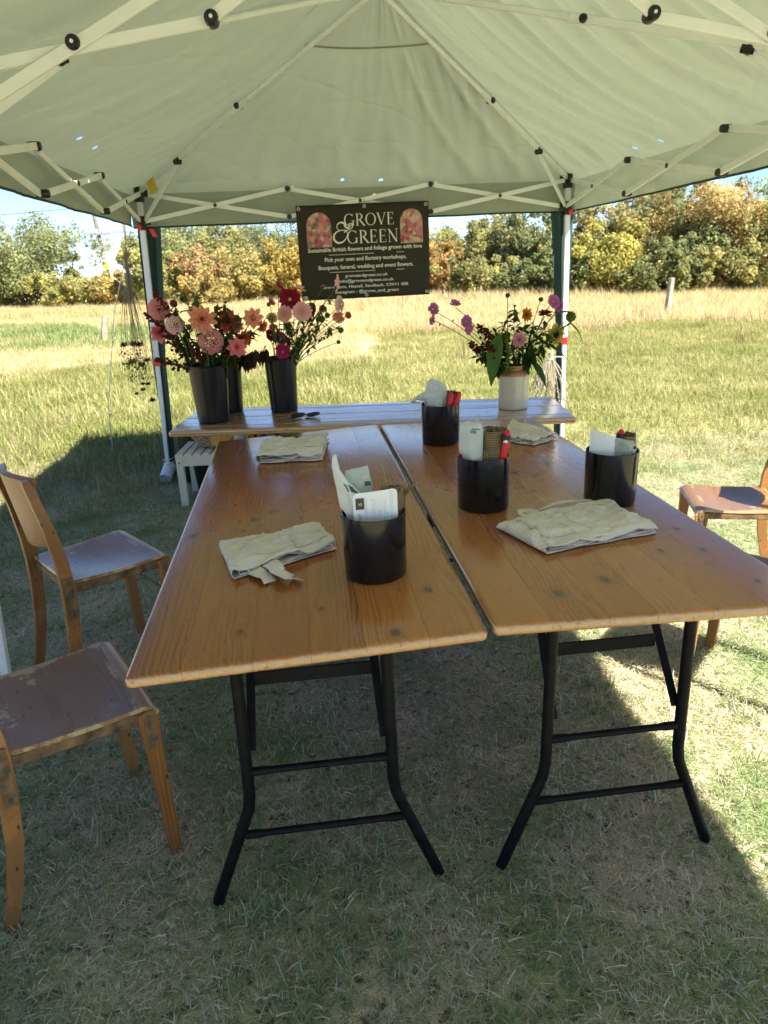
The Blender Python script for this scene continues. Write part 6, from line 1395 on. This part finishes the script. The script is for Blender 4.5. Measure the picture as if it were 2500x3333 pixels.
GM_mid = grass_mat('sunny_meadow_grass', ((.17, .21, .050), (.27, .29, .085), (.36, .36, .13)), ((.42, .38, .16), (.53, .48, .23), (.64, .58, .34)), -.30, .8)
P, r = jitter_grid(-12, 14, 3.4, 17.0, .20, 2, lambda X, Y: vis(X, Y, 1.6) & (Y < yb(X) + .8*np.sin(X*1.3) + 1.2) & ((Y > 5.3) | (X < -1.6) | (X > 1.9)))
scatter('meadow_grass', P, r.uniform(.7, 1.4, len(P))*np.where(P[:, 0] < 0, 1.25, .85)*np.clip((P[:, 1] - 2.4)/4.0, .25, 1), [blades(150, .20, .06, .16, .0050, .55, 70 + i, 3, .9, .2) for i in range(4)], GM_mid, 5, 'sunlit pale yellow green meadow behind the tent')
GM_tall = grass_mat('tall_dry_grass', ((.34, .32, .12), (.42, .38, .16), (.50, .44, .20)), ((.50, .40, .20), (.62, .51, .29), (.74, .64, .41)), .30, .35, trans=.45)
P, r = jitter_grid(-30, 30, 9.5, 42, .44, 3, lambda X, Y: vis(X, Y, 4) & (Y > yb(X) + .8*np.sin(X*1.3)) & ~((X < -4.3) & (Y > 15.2) & (Y < 24) & (X > -.62*Y - 6) & (Y - 19.5 < -.55*(X + 4.3))))
scatter('dry_grass', P, r.uniform(.7, 1.2, len(P))*np.where(P[:, 1] > 26, 1.5, 1.0)*np.where(P[:, 0] < 0, .72, 1.0), [blades(150, .42, .13, .34, .010, .45, 90 + i, 3, .9) for i in range(4)], GM_tall, 7, 'belt of tall straw coloured dry grass before the hedge')
GM_weed = grass_mat('lush_green_weeds', ((.15, .22, .07), (.20, .28, .09), (.27, .34, .13)), ((.33, .34, .13), (.4, .38, .17), (.45, .42, .22)), -.15, .5)
P, r = jitter_grid(-19, -4.2, 15, 24.5, .40, 4, lambda X, Y: vis(X, Y, 4) & (Y > 15) & (Y < 24) & (Y - 19.5 < -.55*(X + 4.3)))
scatter('green_weeds', P, r.uniform(.7, 1.2, len(P)), [blades(130, .36, .10, .26, .014, .5, 110 + i, 3, .9) for i in range(3)], GM_weed, 9, 'patch of lush green weeds at the left of the field')
P, r = jitter_grid(-6.5, -1.75, 2.6, 7.5, .17, 6, lambda X, Y: (X < -1.75 - .0*Y) & vis(X, Y, .6) & (np.sin(X*3.1 + Y) + np.sin(Y*2.7) > -.6))
scatter('long_grass', P, r.uniform(.7, 1.3, len(P)), [blades(26, .10, .12, .28, .0020, .45, 130 + i, 4, 1.0) for i in range(4)], grass_mat('uncut_grass', ((.09, .12, .035), (.14, .16, .05), (.2, .2, .07)), ((.38, .32, .17), (.46, .39, .22), (.55, .46, .28)), .1, 1.2), 11, 'longer uncut grass left of the tent')
P, r = jitter_grid(-22, 24, 12.5, 30, 2.6, 8, lambda X, Y: vis(X, Y, 3))
scatter('tall_weeds', P, r.uniform(.4, .9, len(P)), [blades(24, .2, .30, .7, .012, .16, 150 + i, 4, .5) for i in range(3)], grass_mat('seeded_weeds', ((.10, .15, .05), (.15, .18, .06), (.22, .22, .08)), ((.30, .21, .11), (.36, .26, .15), (.42, .30, .18)), .1, .6), 13, 'scattered taller seeding weeds in the dry grass')
P, r = jitter_grid(-2.8, 3.4, .6, 4.4, .15, 16, lambda X, Y: vis(X, Y, .5) & (np.sin(X*5.1 + Y*2) + np.sin(Y*4.7 - X) > -.1))
scatter('grass_tufts', P, r.uniform(.6, 1.3, len(P)), [blades(52, .05, .035, .085, .0024, .62, 170 + i, 4, 1.0) for i in range(4)], grass_mat('tuft_grass', ((.18, .29, .10), (.27, .39, .15), (.38, .48, .23)), (S1, S2, S3), -.25, 2.0, trans=.5, gloss=(.3, .9)), 17, 'greener longer tufts standing out of the short lawn')
t = thing('dandelion', 'single yellow dandelion in the shaded grass by left tent leg', 'flower', (-1.62, 3.72, .0)); pb = PB(); hd = V(-1.62, 3.72, .075)
for i in range(40):
    th = i*2.39996; e = math.radians(10 + 60*(1 - i/40)); d = V(math.cos(th)*math.cos(e), math.sin(th)*math.cos(e), math.sin(e)); pb.petal(hd, d, V(0, 0, 1), .016, .005, .1, .6)
o = build(pb.m, 'petals', M_petal, t, 180, world=True, cols=pb.c, color=(.75, .48, .01)); m = MB(); m.tube([(0, 0, 0), (.002, 0, .075)], .0016, 5); build(m, 'stem', M_stem, t, 180, cols=rand_cols(len(m.v)))
